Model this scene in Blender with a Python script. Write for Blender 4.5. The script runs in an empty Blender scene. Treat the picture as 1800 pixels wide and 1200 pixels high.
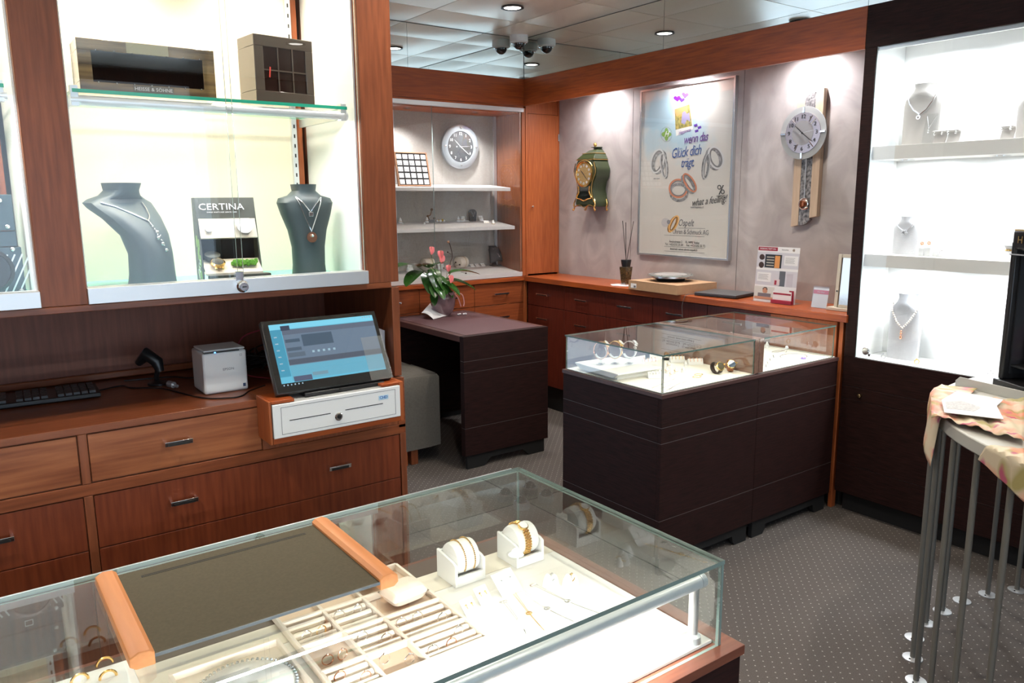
import bpy, bmesh, math, random
from mathutils import Vector as V, Matrix, Euler
random.seed(7)
PI = math.pi
# ------------------------------------------------------------------ camera
FPX, YAW, PIT, ROL, CH = 1368.79, .626716, .179784, -.0075579, 1.55
f_ = V((math.sin(YAW)*math.cos(PIT), math.cos(YAW)*math.cos(PIT), -math.sin(PIT)))
r_ = V((math.cos(YAW), -math.sin(YAW), 0)); u_ = r_.cross(f_)
r_, u_ = r_*math.cos(ROL)+u_*math.sin(ROL), u_*math.cos(ROL)-r_*math.sin(ROL)
scn = bpy.context.scene
col = scn.collection
cam = bpy.data.objects.new('camera', bpy.data.cameras.new('camera')); col.objects.link(cam)
cam.data.sensor_width = 36; cam.data.lens = FPX/1800*36; cam.data.clip_start = .02
cam.matrix_world = Matrix(((r_.x, u_.x, -f_.x, 0), (r_.y, u_.y, -f_.y, 0), (r_.z, u_.z, -f_.z, CH), (0, 0, 0, 1)))
scn.camera = cam
def at(ax, val, px, py):
    "point of a real plane (x, y or z = val) seen at a pixel of the photograph"
    d = f_+r_*((px-900)/FPX)-u_*((py-600)/FPX); i = 'xyz'.index(ax); c = V((0, 0, CH))
    return c+d*((val-c[i])/d[i])
# ------------------------------------------------------------------ world, exposure
scn.view_settings.view_transform = 'Standard'; scn.view_settings.look = 'None'
scn.view_settings.gamma = 1; scn.view_settings.use_curve_mapping = False
scn.view_settings.exposure = 0.35
w = bpy.data.worlds.new('world'); scn.world = w; w.use_nodes = True
nt = w.node_tree; nt.nodes.clear()
wo = nt.nodes.new('ShaderNodeOutputWorld'); wb = nt.nodes.new('ShaderNodeBackground')
tc = nt.nodes.new('ShaderNodeTexCoord'); sp = nt.nodes.new('ShaderNodeSeparateXYZ'); rp = nt.nodes.new('ShaderNodeValToRGB')
nt.links.new(tc.outputs['Generated'], sp.inputs[0]); nt.links.new(sp.outputs['Z'], rp.inputs[0]); nt.links.new(rp.outputs[0], wb.inputs[0])
rp.color_ramp.elements[0].color = (.62, .8, 1, 1); rp.color_ramp.elements[1].color = (.3, .52, 1, 1)
wb.inputs[1].default_value = 2.2; nt.links.new(wb.outputs[0], wo.inputs[0])
def lamp(kind, loc, energy, color=(1, 1, 1), rot=(0, 0, 0), size=.1, sizey=None, spot=1.0, blend=.5, rad=.02):
    l = bpy.data.lights.new(kind.lower()+'_lamp', kind); l.energy = energy; l.color = color
    if kind == 'AREA':
        l.size = size
        if sizey: l.shape = 'RECTANGLE'; l.size_y = sizey
    if kind == 'SPOT': l.spot_size = spot; l.spot_blend = blend; l.shadow_soft_size = rad
    o = bpy.data.objects.new(kind.lower()+'_lamp', l); o.location = loc; o.rotation_euler = rot; col.objects.link(o); return o
WARM = (1, .86, .68); COOL = (.9, .95, 1); NEUT = (1, .95, .88)
# ceiling downlights of the room (each has its fitting built below)
DOWN = [(2.86, 3.92), (2.38, 3.2), (2.86, 2.3), (1.3, 1.75), (2.86, .7), (1.3, .0), (-.4, 1.5), (2.2, -1.2), (0, -1.5)]
for i, (x, y) in enumerate(DOWN):
    lamp('SPOT', (x, y, 2.645), (42, 42, 40, 46, 46, 46, 46, 42, 42)[i], (1, .89, .76), spot=2.3, blend=.7, rad=.03)
# daylight through the shop window behind the camera
lamp('AREA', (-.2, -2.95, 1.45), 19, (.82, .91, 1), rot=(PI/2, 0, 0), size=4.2, sizey=2.2)
# left showcase spots (warm)
for x in (.43, .87, -.05): lamp('SPOT', (x, 2.42, 2.52), 50, (1, .90, .72), spot=1.5, blend=.8, rad=.03)
# tube under the glass shelf
lamp('AREA', (.665, 2.29, 1.798), 10, (.97, .98, 1), rot=(math.radians(-18), 0, 0), size=.72, sizey=.03)
lamp('AREA', (-.2, 2.29, 1.798), 10, (.97, .98, 1), rot=(math.radians(-18), 0, 0), size=.7, sizey=.03)
# cove spots over the poster wall
for y in (4.12, 3.36, 2.52): lamp('SPOT', (3.70, y, 2.33), 26, (.98, .97, .99), rot=(0, math.radians(4), 0), spot=2.9, blend=1, rad=.012)
# niche showcase spots
for x in (2.62, 3.16): lamp('SPOT', (x, 4.8, 2.15), 22, (.96, .95, .98), spot=2.2, blend=.8, rad=.02)
# white cabinet
for z, e in ((2.19, 2.9), (1.710, 2.5), (1.220, 2.6)):
    for y in (1.82, 1.45, 1.08): lamp('AREA', (3.60, y, z), e, COOL, size=.05)
# white cabinet lamps end
lamp('AREA', (.3, .83, .885), 9, (1, .97, .93), rot=(math.radians(20), 0, 0), size=1.25, sizey=.01)
# middle case lamps
lamp('AREA', (2.52, 2.11, .925), .55, (1, .88, .72), rot=(math.radians(35), 0, 0), size=.5, sizey=.015)
lamp('AREA', (3.16, 2.11, .925), .55, (1, .94, .86), rot=(math.radians(35), 0, 0), size=.46, sizey=.015)

# ------------------------------------------------------------------ materials
MATS = {}
def _n(nt, t, **k):
    n = nt.nodes.new(t)
    for a, b in k.items(): setattr(n, a, b)
    return n
def pbr(name, c, rough=.5, metal=0, emit=None, es=0, noise=0, nscale=30, spec=.5, bump=0, coat=0, alpha=1, c2=None, stretch=None, coord='Object', trans=0):
    if name in MATS: return MATS[name]
    m = bpy.data.materials.new(name); m.use_nodes = True; nt = m.node_tree; b = nt.nodes['Principled BSDF']
    b.inputs['Base Color'].default_value = (*c, 1); b.inputs['Roughness'].default_value = rough; b.inputs['Metallic'].default_value = metal
    b.inputs['Specular IOR Level'].default_value = spec; b.inputs['Coat Weight'].default_value = coat; b.inputs['Alpha'].default_value = alpha
    if trans: b.inputs['Transmission Weight'].default_value = trans
    if emit: b.inputs['Emission Color'].default_value = (*emit, 1); b.inputs['Emission Strength'].default_value = es
    if noise or c2 or bump:
        tc = _n(nt, 'ShaderNodeTexCoord'); mp = _n(nt, 'ShaderNodeMapping'); nz = _n(nt, 'ShaderNodeTexNoise')
        mp.inputs['Scale'].default_value = stretch or (1, 1, 1); nz.inputs['Scale'].default_value = nscale; nz.inputs['Detail'].default_value = 5
        nt.links.new(tc.outputs[coord], mp.inputs[0]); nt.links.new(mp.outputs[0], nz.inputs['Vector'])
        if noise or c2:
            r = _n(nt, 'ShaderNodeValToRGB'); c2 = c2 or tuple(x*(1-noise) for x in c)
            r.color_ramp.elements[0].position = .32; r.color_ramp.elements[1].position = .68
            r.color_ramp.elements[0].color = (*c2, 1); r.color_ramp.elements[1].color = (*c, 1)
            nt.links.new(nz.outputs['Fac'], r.inputs[0]); nt.links.new(r.outputs[0], b.inputs['Base Color'])
        if bump:
            bp = _n(nt, 'ShaderNodeBump'); bp.inputs['Strength'].default_value = bump; bp.inputs['Distance'].default_value = .002
            nt.links.new(nz.outputs['Fac'], bp.inputs['Height']); nt.links.new(bp.outputs[0], b.inputs['Normal'])
    MATS[name] = m; return m
def wood(name, c1, c2, axis, rough=.35, sc=6, spec=.38, coat=0):
    st = {'x': (1, 14, 14), 'y': (14, 1, 14), 'z': (14, 14, 1)}[axis]
    return pbr(name, c1, rough, c2=c2, nscale=sc, stretch=st, spec=spec, bump=.08, coat=coat)
MAH1, MAH2 = (.26, .078, .030), (.165, .045, .017)
mah_v = wood('mahogany_upright', MAH1, MAH2, 'z', .38)
mah_h = wood('mahogany_lengthwise', (.27, .080, .031), (.17, .045, .017), 'x', .3)
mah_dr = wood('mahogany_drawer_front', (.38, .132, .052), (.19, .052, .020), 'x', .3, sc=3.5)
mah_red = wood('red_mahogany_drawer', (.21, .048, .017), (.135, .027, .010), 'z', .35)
mah_back = wood('dark_mahogany_back', (.21, .062, .032), (.15, .042, .021), 'z', .5)
cher_h = wood('cherry_wood_along_wall', (.40, .088, .018), (.24, .05, .016), 'y', .32)
cher_x = wood('cherry_wood_lengthwise', (.40, .088, .018), (.25, .05, .016), 'x', .32)
cher_v = wood('cherry_wood_upright', (.42, .115, .035), (.31, .075, .023), 'z', .35)
red_v = wood('dark_red_veneer', (.13, .022, .012), (.085, .014, .008), 'z', .35)
wen_x = wood('wenge_veneer_lengthwise', (.027, .0085, .0072), (.011, .0040, .0036), 'x', .6, sc=12, spec=.2)
wen_y = wood('wenge_veneer_across', (.027, .0085, .0072), (.011, .0040, .0036), 'y', .6, sc=12, spec=.2)
wen_top = pbr('wenge_edge', (.075, .036, .032), .35)
leather = pbr('plum_leather', (.10, .045, .05), .5, noise=.2, nscale=300, bump=.3)
black = pbr('black_plastic', (.012, .012, .013), .35)
blackm = pbr('matt_black', (.008, .008, .008), .7)
white = pbr('white_lacquer', (.82, .82, .80), .35)
shelfw = pbr('shelf_white', (.72, .70, .66), .45)
plast = pbr('white_plastic', (.80, .81, .80), .4)
cream = pbr('cream_fabric_panel', (.84, .76, .60), .8, noise=.05, nscale=200)
nicheg = pbr('grey_linen', (.40, .37, .33), .85, noise=.12, nscale=120)
niches = pbr('grey_display_board', (.52, .49, .48), .7)
alu = pbr('brushed_aluminium', (.62, .64, .66), .32, 1)
alum = pbr('satin_aluminium', (.72, .73, .74), .42, .8)
chrome = pbr('chrome', (.85, .85, .86), .12, 1)
silver = pbr('silver_jewellery', (.9, .9, .92), .18, 1)
gold = pbr('gold_jewellery', (.95, .62, .22), .2, 1)
rose = pbr('rose_gold', (.85, .45, .3), .22, 1)
green_g = pbr('pale_green_glass_floor', (.16, .56, .50), .2)
cloth = pbr('grey_cloth', (.125, .115, .10), .95, noise=.15, nscale=90, bump=.2)
cardb = pbr('brown_cardboard', (.45, .27, .15), .8, noise=.08, nscale=40)
paper = pbr('white_paper', (.80, .79, .78), .7)
ink = pbr('grey_ink', (.12, .12, .13), .7)
creamtray = pbr('cream_velvet_tray', (.66, .50, .38), .8)
creamw = pbr('ivory_suede', (.80, .70, .60), .8)
slate = pbr('slate_leatherette', (.034, .050, .054), .5)
greyst = pbr('grey_suede_stand', (.40, .375, .35), .75)
linen = pbr('pale_silver_linen', (.55, .55, .57), .6, noise=.15, nscale=150, stretch=(1, 1, 8))
mirm = pbr('mirror_glass', (.80, .84, .82), .015, 1)
tubem = pbr('aluminium_tube', (.80, .82, .84), .3, .35)
lightw = pbr('lamp_glow', (1, 1, 1), .5, emit=(1, .96, .9), es=9)
def glass(name='clear_glass', tint=(.96, .985, .975), ior=1.5):
    if name in MATS: return MATS[name]
    m = bpy.data.materials.new(name); m.use_nodes = True; nt = m.node_tree; nt.nodes.clear()
    o = _n(nt, 'ShaderNodeOutputMaterial'); mx = _n(nt, 'ShaderNodeMixShader'); t = _n(nt, 'ShaderNodeBsdfTransparent'); g = _n(nt, 'ShaderNodeBsdfGlossy')
    fr = _n(nt, 'ShaderNodeFresnel'); ge = _n(nt, 'ShaderNodeNewGeometry'); s = _n(nt, 'ShaderNodeMath', operation='SUBTRACT'); mu = _n(nt, 'ShaderNodeMath', operation='MULTIPLY')
    fr.inputs['IOR'].default_value = ior; t.inputs[0].default_value = (*tint, 1); g.inputs['Roughness'].default_value = .0; g.inputs[0].default_value = (1, 1, 1, 1)
    s.inputs[0].default_value = 1; L = nt.links.new
    L(ge.outputs['Backfacing'], s.inputs[1]); L(fr.outputs[0], mu.inputs[0]); L(s.outputs[0], mu.inputs[1]); L(mu.outputs[0], mx.inputs[0])
    L(t.outputs[0], mx.inputs[1]); L(g.outputs[0], mx.inputs[2]); L(mx.outputs[0], o.inputs[0]); MATS[name] = m; return m
gl = glass(ior=1.95)
gl_thin = glass('thin_clear_glass', (.98, .99, .99), 1.65)
gedge = pbr('green_glass_edge', (.085, .15, .13), .25)
gedge_l = pbr('pale_glass_edge', (.30, .36, .34), .2)
gedge_m = pbr('counter_glass_edge', (.17, .235, .215), .2)
gshelf = pbr('bright_green_glass_edge', (.03, .42, .28), .15)
acryl = glass('clear_acrylic', (.93, .94, .94), 1.6)
# plaster of the poster wall
def plaster():
    m = pbr('marbled_plaster', (.46, .42, .41), .6, c2=(.36, .32, .315), nscale=3.5, bump=.1)
    nz = [n for n in m.node_tree.nodes if n.type == 'TEX_NOISE'][0]; nz.inputs['Distortion'].default_value = 2.2; nz.inputs['Detail'].default_value = 9
    return m
plas = plaster()
# carpet: rows of small pale dots on grey brown pile
def carpet():
    m = bpy.data.materials.new('dotted_carpet'); m.use_nodes = True; nt = m.node_tree; b = nt.nodes['Principled BSDF']; L = nt.links.new
    tc = _n(nt, 'ShaderNodeTexCoord'); mp = _n(nt, 'ShaderNodeMapping'); vo = _n(nt, 'ShaderNodeTexVoronoi'); mp.inputs['Rotation'].default_value = (0, 0, PI/4)
    vo.inputs['Scale'].default_value = 33; vo.inputs['Randomness'].default_value = 0; lt = _n(nt, 'ShaderNodeMath', operation='LESS_THAN'); lt.inputs[1].default_value = .085; vo.voronoi_dimensions = '2D'
    nz = _n(nt, 'ShaderNodeTexNoise'); nz.inputs['Scale'].default_value = 400; mx = _n(nt, 'ShaderNodeMix', data_type='RGBA'); r = _n(nt, 'ShaderNodeValToRGB')
    r.color_ramp.elements[0].color = (.066, .055, .049, 1); r.color_ramp.elements[1].color = (.108, .092, .083, 1); r.color_ramp.elements[0].position = .35; r.color_ramp.elements[1].position = .65
    L(tc.outputs['Object'], mp.inputs[0]); L(mp.outputs[0], vo.inputs['Vector']); L(vo.outputs['Distance'], lt.inputs[0]); L(tc.outputs['Object'], nz.inputs['Vector'])
    L(nz.outputs['Fac'], r.inputs[0]); L(lt.outputs[0], mx.inputs['Factor']); L(r.outputs[0], mx.inputs[6]); mx.inputs[7].default_value = (.36, .33, .30, 1); L(mx.outputs[2], b.inputs['Base Color'])
    b.inputs['Roughness'].default_value = .95; bp = _n(nt, 'ShaderNodeBump'); bp.inputs['Strength'].default_value = .4; bp.inputs['Distance'].default_value = .002
    L(nz.outputs['Fac'], bp.inputs['Height']); L(bp.outputs[0], b.inputs['Normal']); return m
carp = carpet()
def floral():
    m = bpy.data.materials.new('floral_silk'); m.use_nodes = True; nt = m.node_tree; b = nt.nodes['Principled BSDF']; L = nt.links.new
    tc = _n(nt, 'ShaderNodeTexCoord'); nz = _n(nt, 'ShaderNodeTexNoise'); nz.inputs['Scale'].default_value = 8; ad = _n(nt, 'ShaderNodeVectorMath', operation='MULTIPLY_ADD')
    ad.inputs[1].default_value = (.12, .12, .12); L(tc.outputs['Object'], nz.inputs['Vector']); L(nz.outputs['Color'], ad.inputs[0]); L(tc.outputs['Object'], ad.inputs[2])
    cur = None
    for sc, w, colr, off in ((9, .40, (.62, .18, .12), 0), (13, .36, (.34, .29, .08), 3), (11, .32, (.70, .26, .15), 7), (17, .24, (.45, .05, .16), 11), (8, .26, (.72, .42, .30), 5)):
        mp = _n(nt, 'ShaderNodeMapping'); mp.inputs['Location'].default_value = (off, off*.7, off*.3); vo = _n(nt, 'ShaderNodeTexVoronoi'); vo.inputs['Scale'].default_value = sc
        r = _n(nt, 'ShaderNodeValToRGB'); r.color_ramp.elements[0].position = w*.7; r.color_ramp.elements[1].position = w*1.3; r.color_ramp.elements[0].color = (.85,)*3+(1,); r.color_ramp.elements[1].color = (0, 0, 0, 1)
        mx = _n(nt, 'ShaderNodeMix', data_type='RGBA'); L(ad.outputs[0], mp.inputs[0]); L(mp.outputs[0], vo.inputs['Vector']); L(vo.outputs['Distance'], r.inputs[0]); L(r.outputs[0], mx.inputs['Factor'])
        if cur: L(cur, mx.inputs[6])
        else: mx.inputs[6].default_value = (.62, .53, .38, 1)
        mx.inputs[7].default_value = (*colr, 1); cur = mx.outputs[2]
    L(cur, b.inputs['Base Color']); b.inputs['Roughness'].default_value = .6; return m
flor = floral()
# ------------------------------------------------------------------ mesh helpers
WM = {}   # world matrices of things
class B:
    def __init__(s): s.v = []; s.f = []; s.mi = []; s.sm = []
    def add(s, vs, fs, mi=0, smooth=False):
        o = len(s.v); s.v += [V(p) for p in vs]; s.f += [tuple(i+o for i in f) for f in fs]; s.mi += [mi]*len(fs); s.sm += [smooth]*len(fs); return s
    def box(s, x0, x1, y0, y1, z0, z1, mi=0, M=None):
        vs = [V((x, y, z)) for x in (x0, x1) for y in (y0, y1) for z in (z0, z1)]
        if M: vs = [M @ p for p in vs]
        return s.add(vs, [(0, 1, 3, 2), (4, 6, 7, 5), (0, 4, 5, 1), (2, 3, 7, 6), (0, 2, 6, 4), (1, 5, 7, 3)], mi)
    def prism(s, pts, d, mi=0, M=None):      # pts 3-D polygon, extruded by vector d
        n = len(pts); a = [V(p) for p in pts]; b = [p+V(d) for p in a]
        if M: a = [M @ p for p in a]; b = [M @ p for p in b]
        return s.add(a+b, [tuple(range(n))[::-1], tuple(range(n, 2*n))]+[(i, (i+1) % n, (i+1) % n+n, i+n) for i in range(n)], mi)
    def lathe(s, prof, c=(0, 0, 0), seg=24, M=None, mi=0, smooth=True, ax='z'):   # prof [(r, h)]
        vs = []; 
        for r, h in prof:
            for k in range(seg):
                a = 2*PI*k/seg; p = (r*math.cos(a), r*math.sin(a), h)
                if ax == 'x': p = (p[2], p[0], p[1])
                if ax == 'y': p = (p[0], p[2], p[1])
                vs.append(V(c)+V(p))
        if M: vs = [M @ p for p in vs]
        fs = [(i*seg+k, i*seg+(k+1) % seg, (i+1)*seg+(k+1) % seg, (i+1)*seg+k) for i in range(len(prof)-1) for k in range(seg)]
        s.add(vs, fs, mi, smooth); o = len(s.v)-len(vs)
        if prof[0][0] > 1e-5: s.f.append(tuple(o+k for k in range(seg))[::-1]); s.mi.append(mi); s.sm.append(False)
        if prof[-1][0] > 1e-5: s.f.append(tuple(o+(len(prof)-1)*seg+k for k in range(seg))); s.mi.append(mi); s.sm.append(False)
        return s
    def cyl(s, p0, p1, r, r2=None, seg=16, mi=0): return s.tube([p0, p1], [r, r if r2 is None else r2], seg, mi)
    def tube(s, pts, r, seg=8, mi=0, closed=False, flat=1):
        pts = [V(p) for p in pts]; n = len(pts); rs = r if isinstance(r, (list, tuple)) else [r]*n; vs = []; prev = None
        for i, p in enumerate(pts):
            t = (pts[(i+1) % n]-pts[i-1]) if closed else (pts[min(i+1, n-1)]-pts[max(i-1, 0)])
            t = t.normalized() if t.length else V((0, 0, 1))
            if prev is None: prev = (V((0, 0, 1)) if abs(t.z) < .9 else V((1, 0, 0)))
            a = (prev-t*prev.dot(t)); a = a.normalized() if a.length > 1e-6 else t.orthogonal().normalized(); b = t.cross(a); prev = a
            for k in range(seg):
                g = 2*PI*k/seg; vs.append(p+a*(math.cos(g)*rs[i])+b*(math.sin(g)*rs[i]*flat))
        fs = [(i*seg+k, i*seg+(k+1) % seg, ((i+1) % n)*seg+(k+1) % seg, ((i+1) % n)*seg+k) for i in range(n if closed else n-1) for k in range(seg)]
        if not closed: fs += [tuple(range(seg))[::-1], tuple((n-1)*seg+k for k in range(seg))]
        return s.add(vs, fs, mi, True)
    def ball(s, c, r, seg=10, mi=0, sz=1):
        return s.lathe([(max(r*math.sin(a), 1e-6), -r*sz*math.cos(a)) for a in [PI*i/(seg//2+1) for i in range(seg//2+2)]], c, seg, mi=mi)
    def grid(s, fn, nu, nv, mi=0, smooth=True, th=None):
        vs = [V(fn(i/nu, j/nv)) for i in range(nu+1) for j in range(nv+1)]
        fs = [(i*(nv+1)+j, (i+1)*(nv+1)+j, (i+1)*(nv+1)+j+1, i*(nv+1)+j+1) for i in range(nu) for j in range(nv)]
        return s.add(vs, fs, mi, smooth)
def put(name, b, mats, parent=None, bev=0, world=True, fix=True, solid=0):
    "link a builder as ONE mesh object; coordinates are world ones (or the parent's own with world=False)"
    vs = b.v
    if parent is not None and world: I = WM[parent].inverted(); vs = [I @ p for p in vs]
    me = bpy.data.meshes.new(name); me.from_pydata([tuple(p) for p in vs], [], b.f)
    for m in (mats if isinstance(mats, (list, tuple)) else [mats]): me.materials.append(m)
    me.polygons.foreach_set('material_index', b.mi); me.polygons.foreach_set('use_smooth', b.sm)
    if fix:
        bm = bmesh.new(); bm.from_mesh(me); bmesh.ops.recalc_face_normals(bm, faces=bm.faces); bm.to_mesh(me); bm.free()
    me.set_sharp_from_angle(angle=.62); me.update(); o = bpy.data.objects.new(name, me); col.objects.link(o)
    if parent is not None: o.parent = parent; WM[o] = WM[parent]
    else: WM[o] = Matrix()
    if bev:
        md = o.modifiers.new('bevel', 'BEVEL'); md.width = bev; md.segments = 2; md.limit_method = 'ANGLE'; md.angle_limit = .9
    if solid:
        md = o.modifiers.new('thickness', 'SOLIDIFY'); md.thickness = solid; md.offset = 0
    return o
def tag(o, label=None, cat=None, group=None, kind=None):
    if label: o['label'] = label
    if cat: o['category'] = cat
    if group: o['group'] = group
    if kind: o['kind'] = kind
    return o
def thing(name, loc, label, cat, group=None, rz=0, M=None, kind=None):
    o = bpy.data.objects.new(name, None); col.objects.link(o); o.empty_display_size = .05
    m = M if M is not None else Matrix.Translation(V(loc)) @ Matrix.Rotation(rz, 4, 'Z')
    o.matrix_world = m; WM[o] = m.copy(); return tag(o, label, cat, group, kind)
def struct(name, b, m, parent=None, **k):
    o = put(name, b, m, parent, **k)
    if parent is None: o['kind'] = 'structure'
    return o
def dup(root, loc, rz=0, label=None, group=None, scale=1, M=None):
    r = root.copy(); col.objects.link(r)
    m = M if M is not None else Matrix.Translation(V(loc)) @ Matrix.Rotation(rz, 4, 'Z') @ Matrix.Scale(scale, 4)
    r.matrix_world = m; WM[r] = m.copy()
    if label: r['label'] = label
    if group: r['group'] = group
    for ch in [c for c in col.objects if c.parent == root]:
        c = ch.copy(); col.objects.link(c); c.parent = r; WM[c] = m
        for g in [q for q in col.objects if q.parent == ch]:
            d = g.copy(); col.objects.link(d); d.parent = c
    return r
# text: frame 'x' = on a face looking towards -y, 'y' = on a face looking towards -x
FR = {'x': Matrix(((1, 0, 0), (0, 0, -1), (0, 1, 0))), 'y': Matrix(((0, 0, -1), (-1, 0, 0), (0, 1, 0)))}
def text(name, s, p, size, mat, parent, frame='x', R=None, align='CENTER', shear=0, ext=.0002, sx=1, rot=0, sp=1):
    c = bpy.data.curves.new(name, 'FONT'); c.body = s; c.size = size; c.align_x = align; c.align_y = 'CENTER'; c.extrude = ext; c.shear = shear; c.resolution_u = 2; c.space_character = sp
    c.materials.append(mat); tmp = bpy.data.objects.new(name, c); col.objects.link(tmp)
    bpy.context.view_layer.update(); me = bpy.data.meshes.new_from_object(tmp.evaluated_get(bpy.context.evaluated_depsgraph_get()))
    bpy.data.objects.remove(tmp); me.name = name
    if not me.materials: me.materials.append(mat)
    o = bpy.data.objects.new(name, me); col.objects.link(o)
    R3 = (R if R is not None else FR[frame]).to_4x4(); m = Matrix.Translation(V(p)) @ R3 @ Matrix.Rotation(rot, 4, 'Z') @ Matrix.Diagonal((sx, 1, 1, 1))
    if parent is not None: o.parent = parent; o.matrix_basis = WM[parent].inverted() @ m
    else: o.matrix_basis = m
    return o
def pane(name, x0, x1, y0, y1, z0, z1, parent, g=None, e=None):
    d = (x1-x0, y1-y0, z1-z0); ax = d.index(min(d)); b = B().box(x0, x1, y0, y1, z0, z1)
    fax = [0, 0, 1, 1, 2, 2]; b.mi = [0 if a == ax else 1 for a in fax]
    return put(name, b, [g or gl, e or gedge], parent)
def bx(name, x0, x1, y0, y1, z0, z1, m, parent, bev=.0015): return put(name, B().box(x0, x1, y0, y1, z0, z1), m, parent, bev=bev)
# ================================================================== SETTING
XW, YB = 3.827, 4.975            # poster wall face, niche back
struct('floor', B().box(-2.7, 4.1, -3.1, 5.2, -.1, 0), carp)
ceil = struct('ceiling', B().box(-2.7, 4.1, -3.1, 5.2, 2.70, 2.8), pbr('ceiling_void', (.05, .05, .05), .9))
metal_c = pbr('ceiling_metal', (.95, .90, .79), .30, .38, noise=.03, nscale=3)
def tile_mesh():
    b = B()
    def fn(u, v):
        a, c = u*2-1, v*2-1; return (a*.5, c*.5, -.013*(1-a*a)*(1-c*c)+(.02 if 0 else 0))
    b.grid(fn, 6, 6); b.add([(-.5, -.5, 0), (.5, -.5, 0), (.5, .5, 0), (-.5, .5, 0), (-.5, -.5, .02), (.5, -.5, .02), (.5, .5, .02), (-.5, .5, .02)], [(4, 5, 1, 0), (5, 6, 2, 1), (6, 7, 3, 2), (7, 4, 0, 3)])
    return b
xs = [2.54+.63*i for i in range(-8, 2)]+[3.5]; xs = [-2.6]+[x for x in xs if x > -2.59]
ys = [4.27+.63*i for i in range(-11, 1)]+[4.665]; ys = [-3.0]+[y for y in ys if y > -2.9]
tm = put('ceiling_panel', tile_mesh(), metal_c, ceil, fix=False); first = True
for i in range(len(xs)-1):
    for j in range(len(ys)-1):
        o = tm if first else tm.copy()
        if not first: col.objects.link(o)
        first = False; w, d = xs[i+1]-xs[i]-.006, ys[j+1]-ys[j]-.006
        o.location = ((xs[i]+xs[i+1])/2, (ys[j]+ys[j+1])/2, 2.677); o.scale = (w, d, 1)
wr = struct('wall_right', B().box(XW+.012, 4.0, -3.1, 5.2, 0, 2.7), pbr('wall_substrate', (.2, .19, .18), .8))
for y0, y1 in ((3.887, 4.66), (2.991, 3.883), (2.0, 2.987)): put('wall_panel', B().box(XW, XW+.012, y0, y1, .9, 2.69), plas, wr)
struct('wall_back', B().box(.3, 4.0, 5.0, 5.2, 0, 2.7), pbr('wall_paint', (.5, .45, .40), .8))
struct('wall_left', B().box(-2.8, -2.6, -3.1, 5.2, 0, 2.7), mah_v)
struct('wall_partition', B().box(-2.6, 1.1, 2.84, 2.9, 0, 2.7), MATS['wall_paint'])
b = B().box(-2.7, -2.3, -3.15, -3.0, 0, 2.7).box(2.1, 4.1, -3.15, -3.0, 0, 2.7).box(-2.3, 2.1, -3.15, -3.0, 2.45, 2.7).box(-2.3, 2.1, -3.15, -3.0, 0, .35)
struct('wall_front', b, mah_v)
wn = struct('window_1', B().box(-2.3, -2.25, -3.1, -3.04, .35, 2.45).box(2.05, 2.1, -3.1, -3.04, .35, 2.45).box(-2.25, 2.05, -3.1, -3.04, 2.4, 2.45).box(-2.25, 2.05, -3.1, -3.04, .35, .4).box(-.8, -.74, -3.1, -3.04, .4, 2.4).box(.7, .76, -3.1, -3.04, .4, 2.4), alu)
for a, c in ((-2.25, -.8), (-.74, .7), (.76, 2.05)): pane('window_pane', a, c, -3.075, -3.065, .4, 2.4, wn, gl_thin, gedge_l)
# soffit bulk above the poster wall and above the niche, hidden behind cornice and mirror
struct('ceiling_soffit', B().box(3.53, XW+.01, -.6, 4.695, 2.36, 2.69).box(1.17, XW, 4.70, 5.0, 2.36, 2.69), pbr('soffit_paint', (.5, .48, .45), .7))
struct('trim_1', B().box(1.2, 3.4995, 4.665, 4.69, 2.215, 2.40), cher_x)
struct('trim_2', B().box(3.5, 3.525, 2.072, 4.69, 2.215, 2.40), cher_h)
mr = thing('mirror_band', (3.5, 4.665, 2.4), 'frameless mirror panels running above the cherry wood cornice up to the ceiling', 'mirror')
for a, c in ((1.2, 2.562), (2.564, 3.4985)): put('mirror_panel', B().box(a, c, 4.667, 4.672, 2.402, 2.674), mirm, mr)
for a, c in ((3.320, 4.6655), (2.072, 3.318), (-.6, 2.070)): put('mirror_panel', B().box(3.502, 3.507, a, c, 2.402, 2.674), mirm, mr)
# dome camera
dc = thing('dome_camera', (3.40, 4.582, 2.67), 'white ceiling dome camera with a dark clear dome near the mirrored corner', 'security camera')
dc.matrix_world = WM[dc] = Matrix.Translation((3.38, 4.56, 2.672))
put('housing', B().lathe([(.062, 0), (.064, -.005), (.064, -.048), (.052, -.056), (.05, -.056)], seg=28), plast, dc, world=False)
put('dome', B().lathe([(max(.043*math.cos(a), 1e-5), -.056-.043*math.sin(a)) for a in [PI/2*i/8 for i in range(9)]], seg=24), pbr('smoked_dome', (.01, .01, .012), .03, coat=1), dc, world=False)
put('dome_ring', B().lathe([(.050, -.054), (.052, -.058), (.046, -.060), (.0435, -.058)], seg=28), chrome, dc, world=False)
# downlights
dl = thing('ceiling_light', (DOWN[0][0], DOWN[0][1], 2.661), 'round recessed ceiling light with dark rim just left of the dome camera', 'ceiling light', 'round ceiling downlights')
put('rim', B().lathe([(.065, .004), (.068, -.004), (.055, -.006), (.050, .0)], seg=28), black, dl, world=False)
put('lens', B().lathe([(.05, -.001), (1e-5, -.003)], seg=24), lightw, dl, world=False)
for i, (x, y) in enumerate(DOWN[1:]): dup(dl, (x, y, 2.661), label='recessed ceiling light '+('reflected at the cornice near the dark cabinet', 'above the joined glass cases', 'above the front glass counter and drawers', 'above the round table', 'overhead beside the camera', 'above the left end of the front counter', 'behind the camera on the right', 'behind the camera on the left')[i], group='round ceiling downlights')

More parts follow.
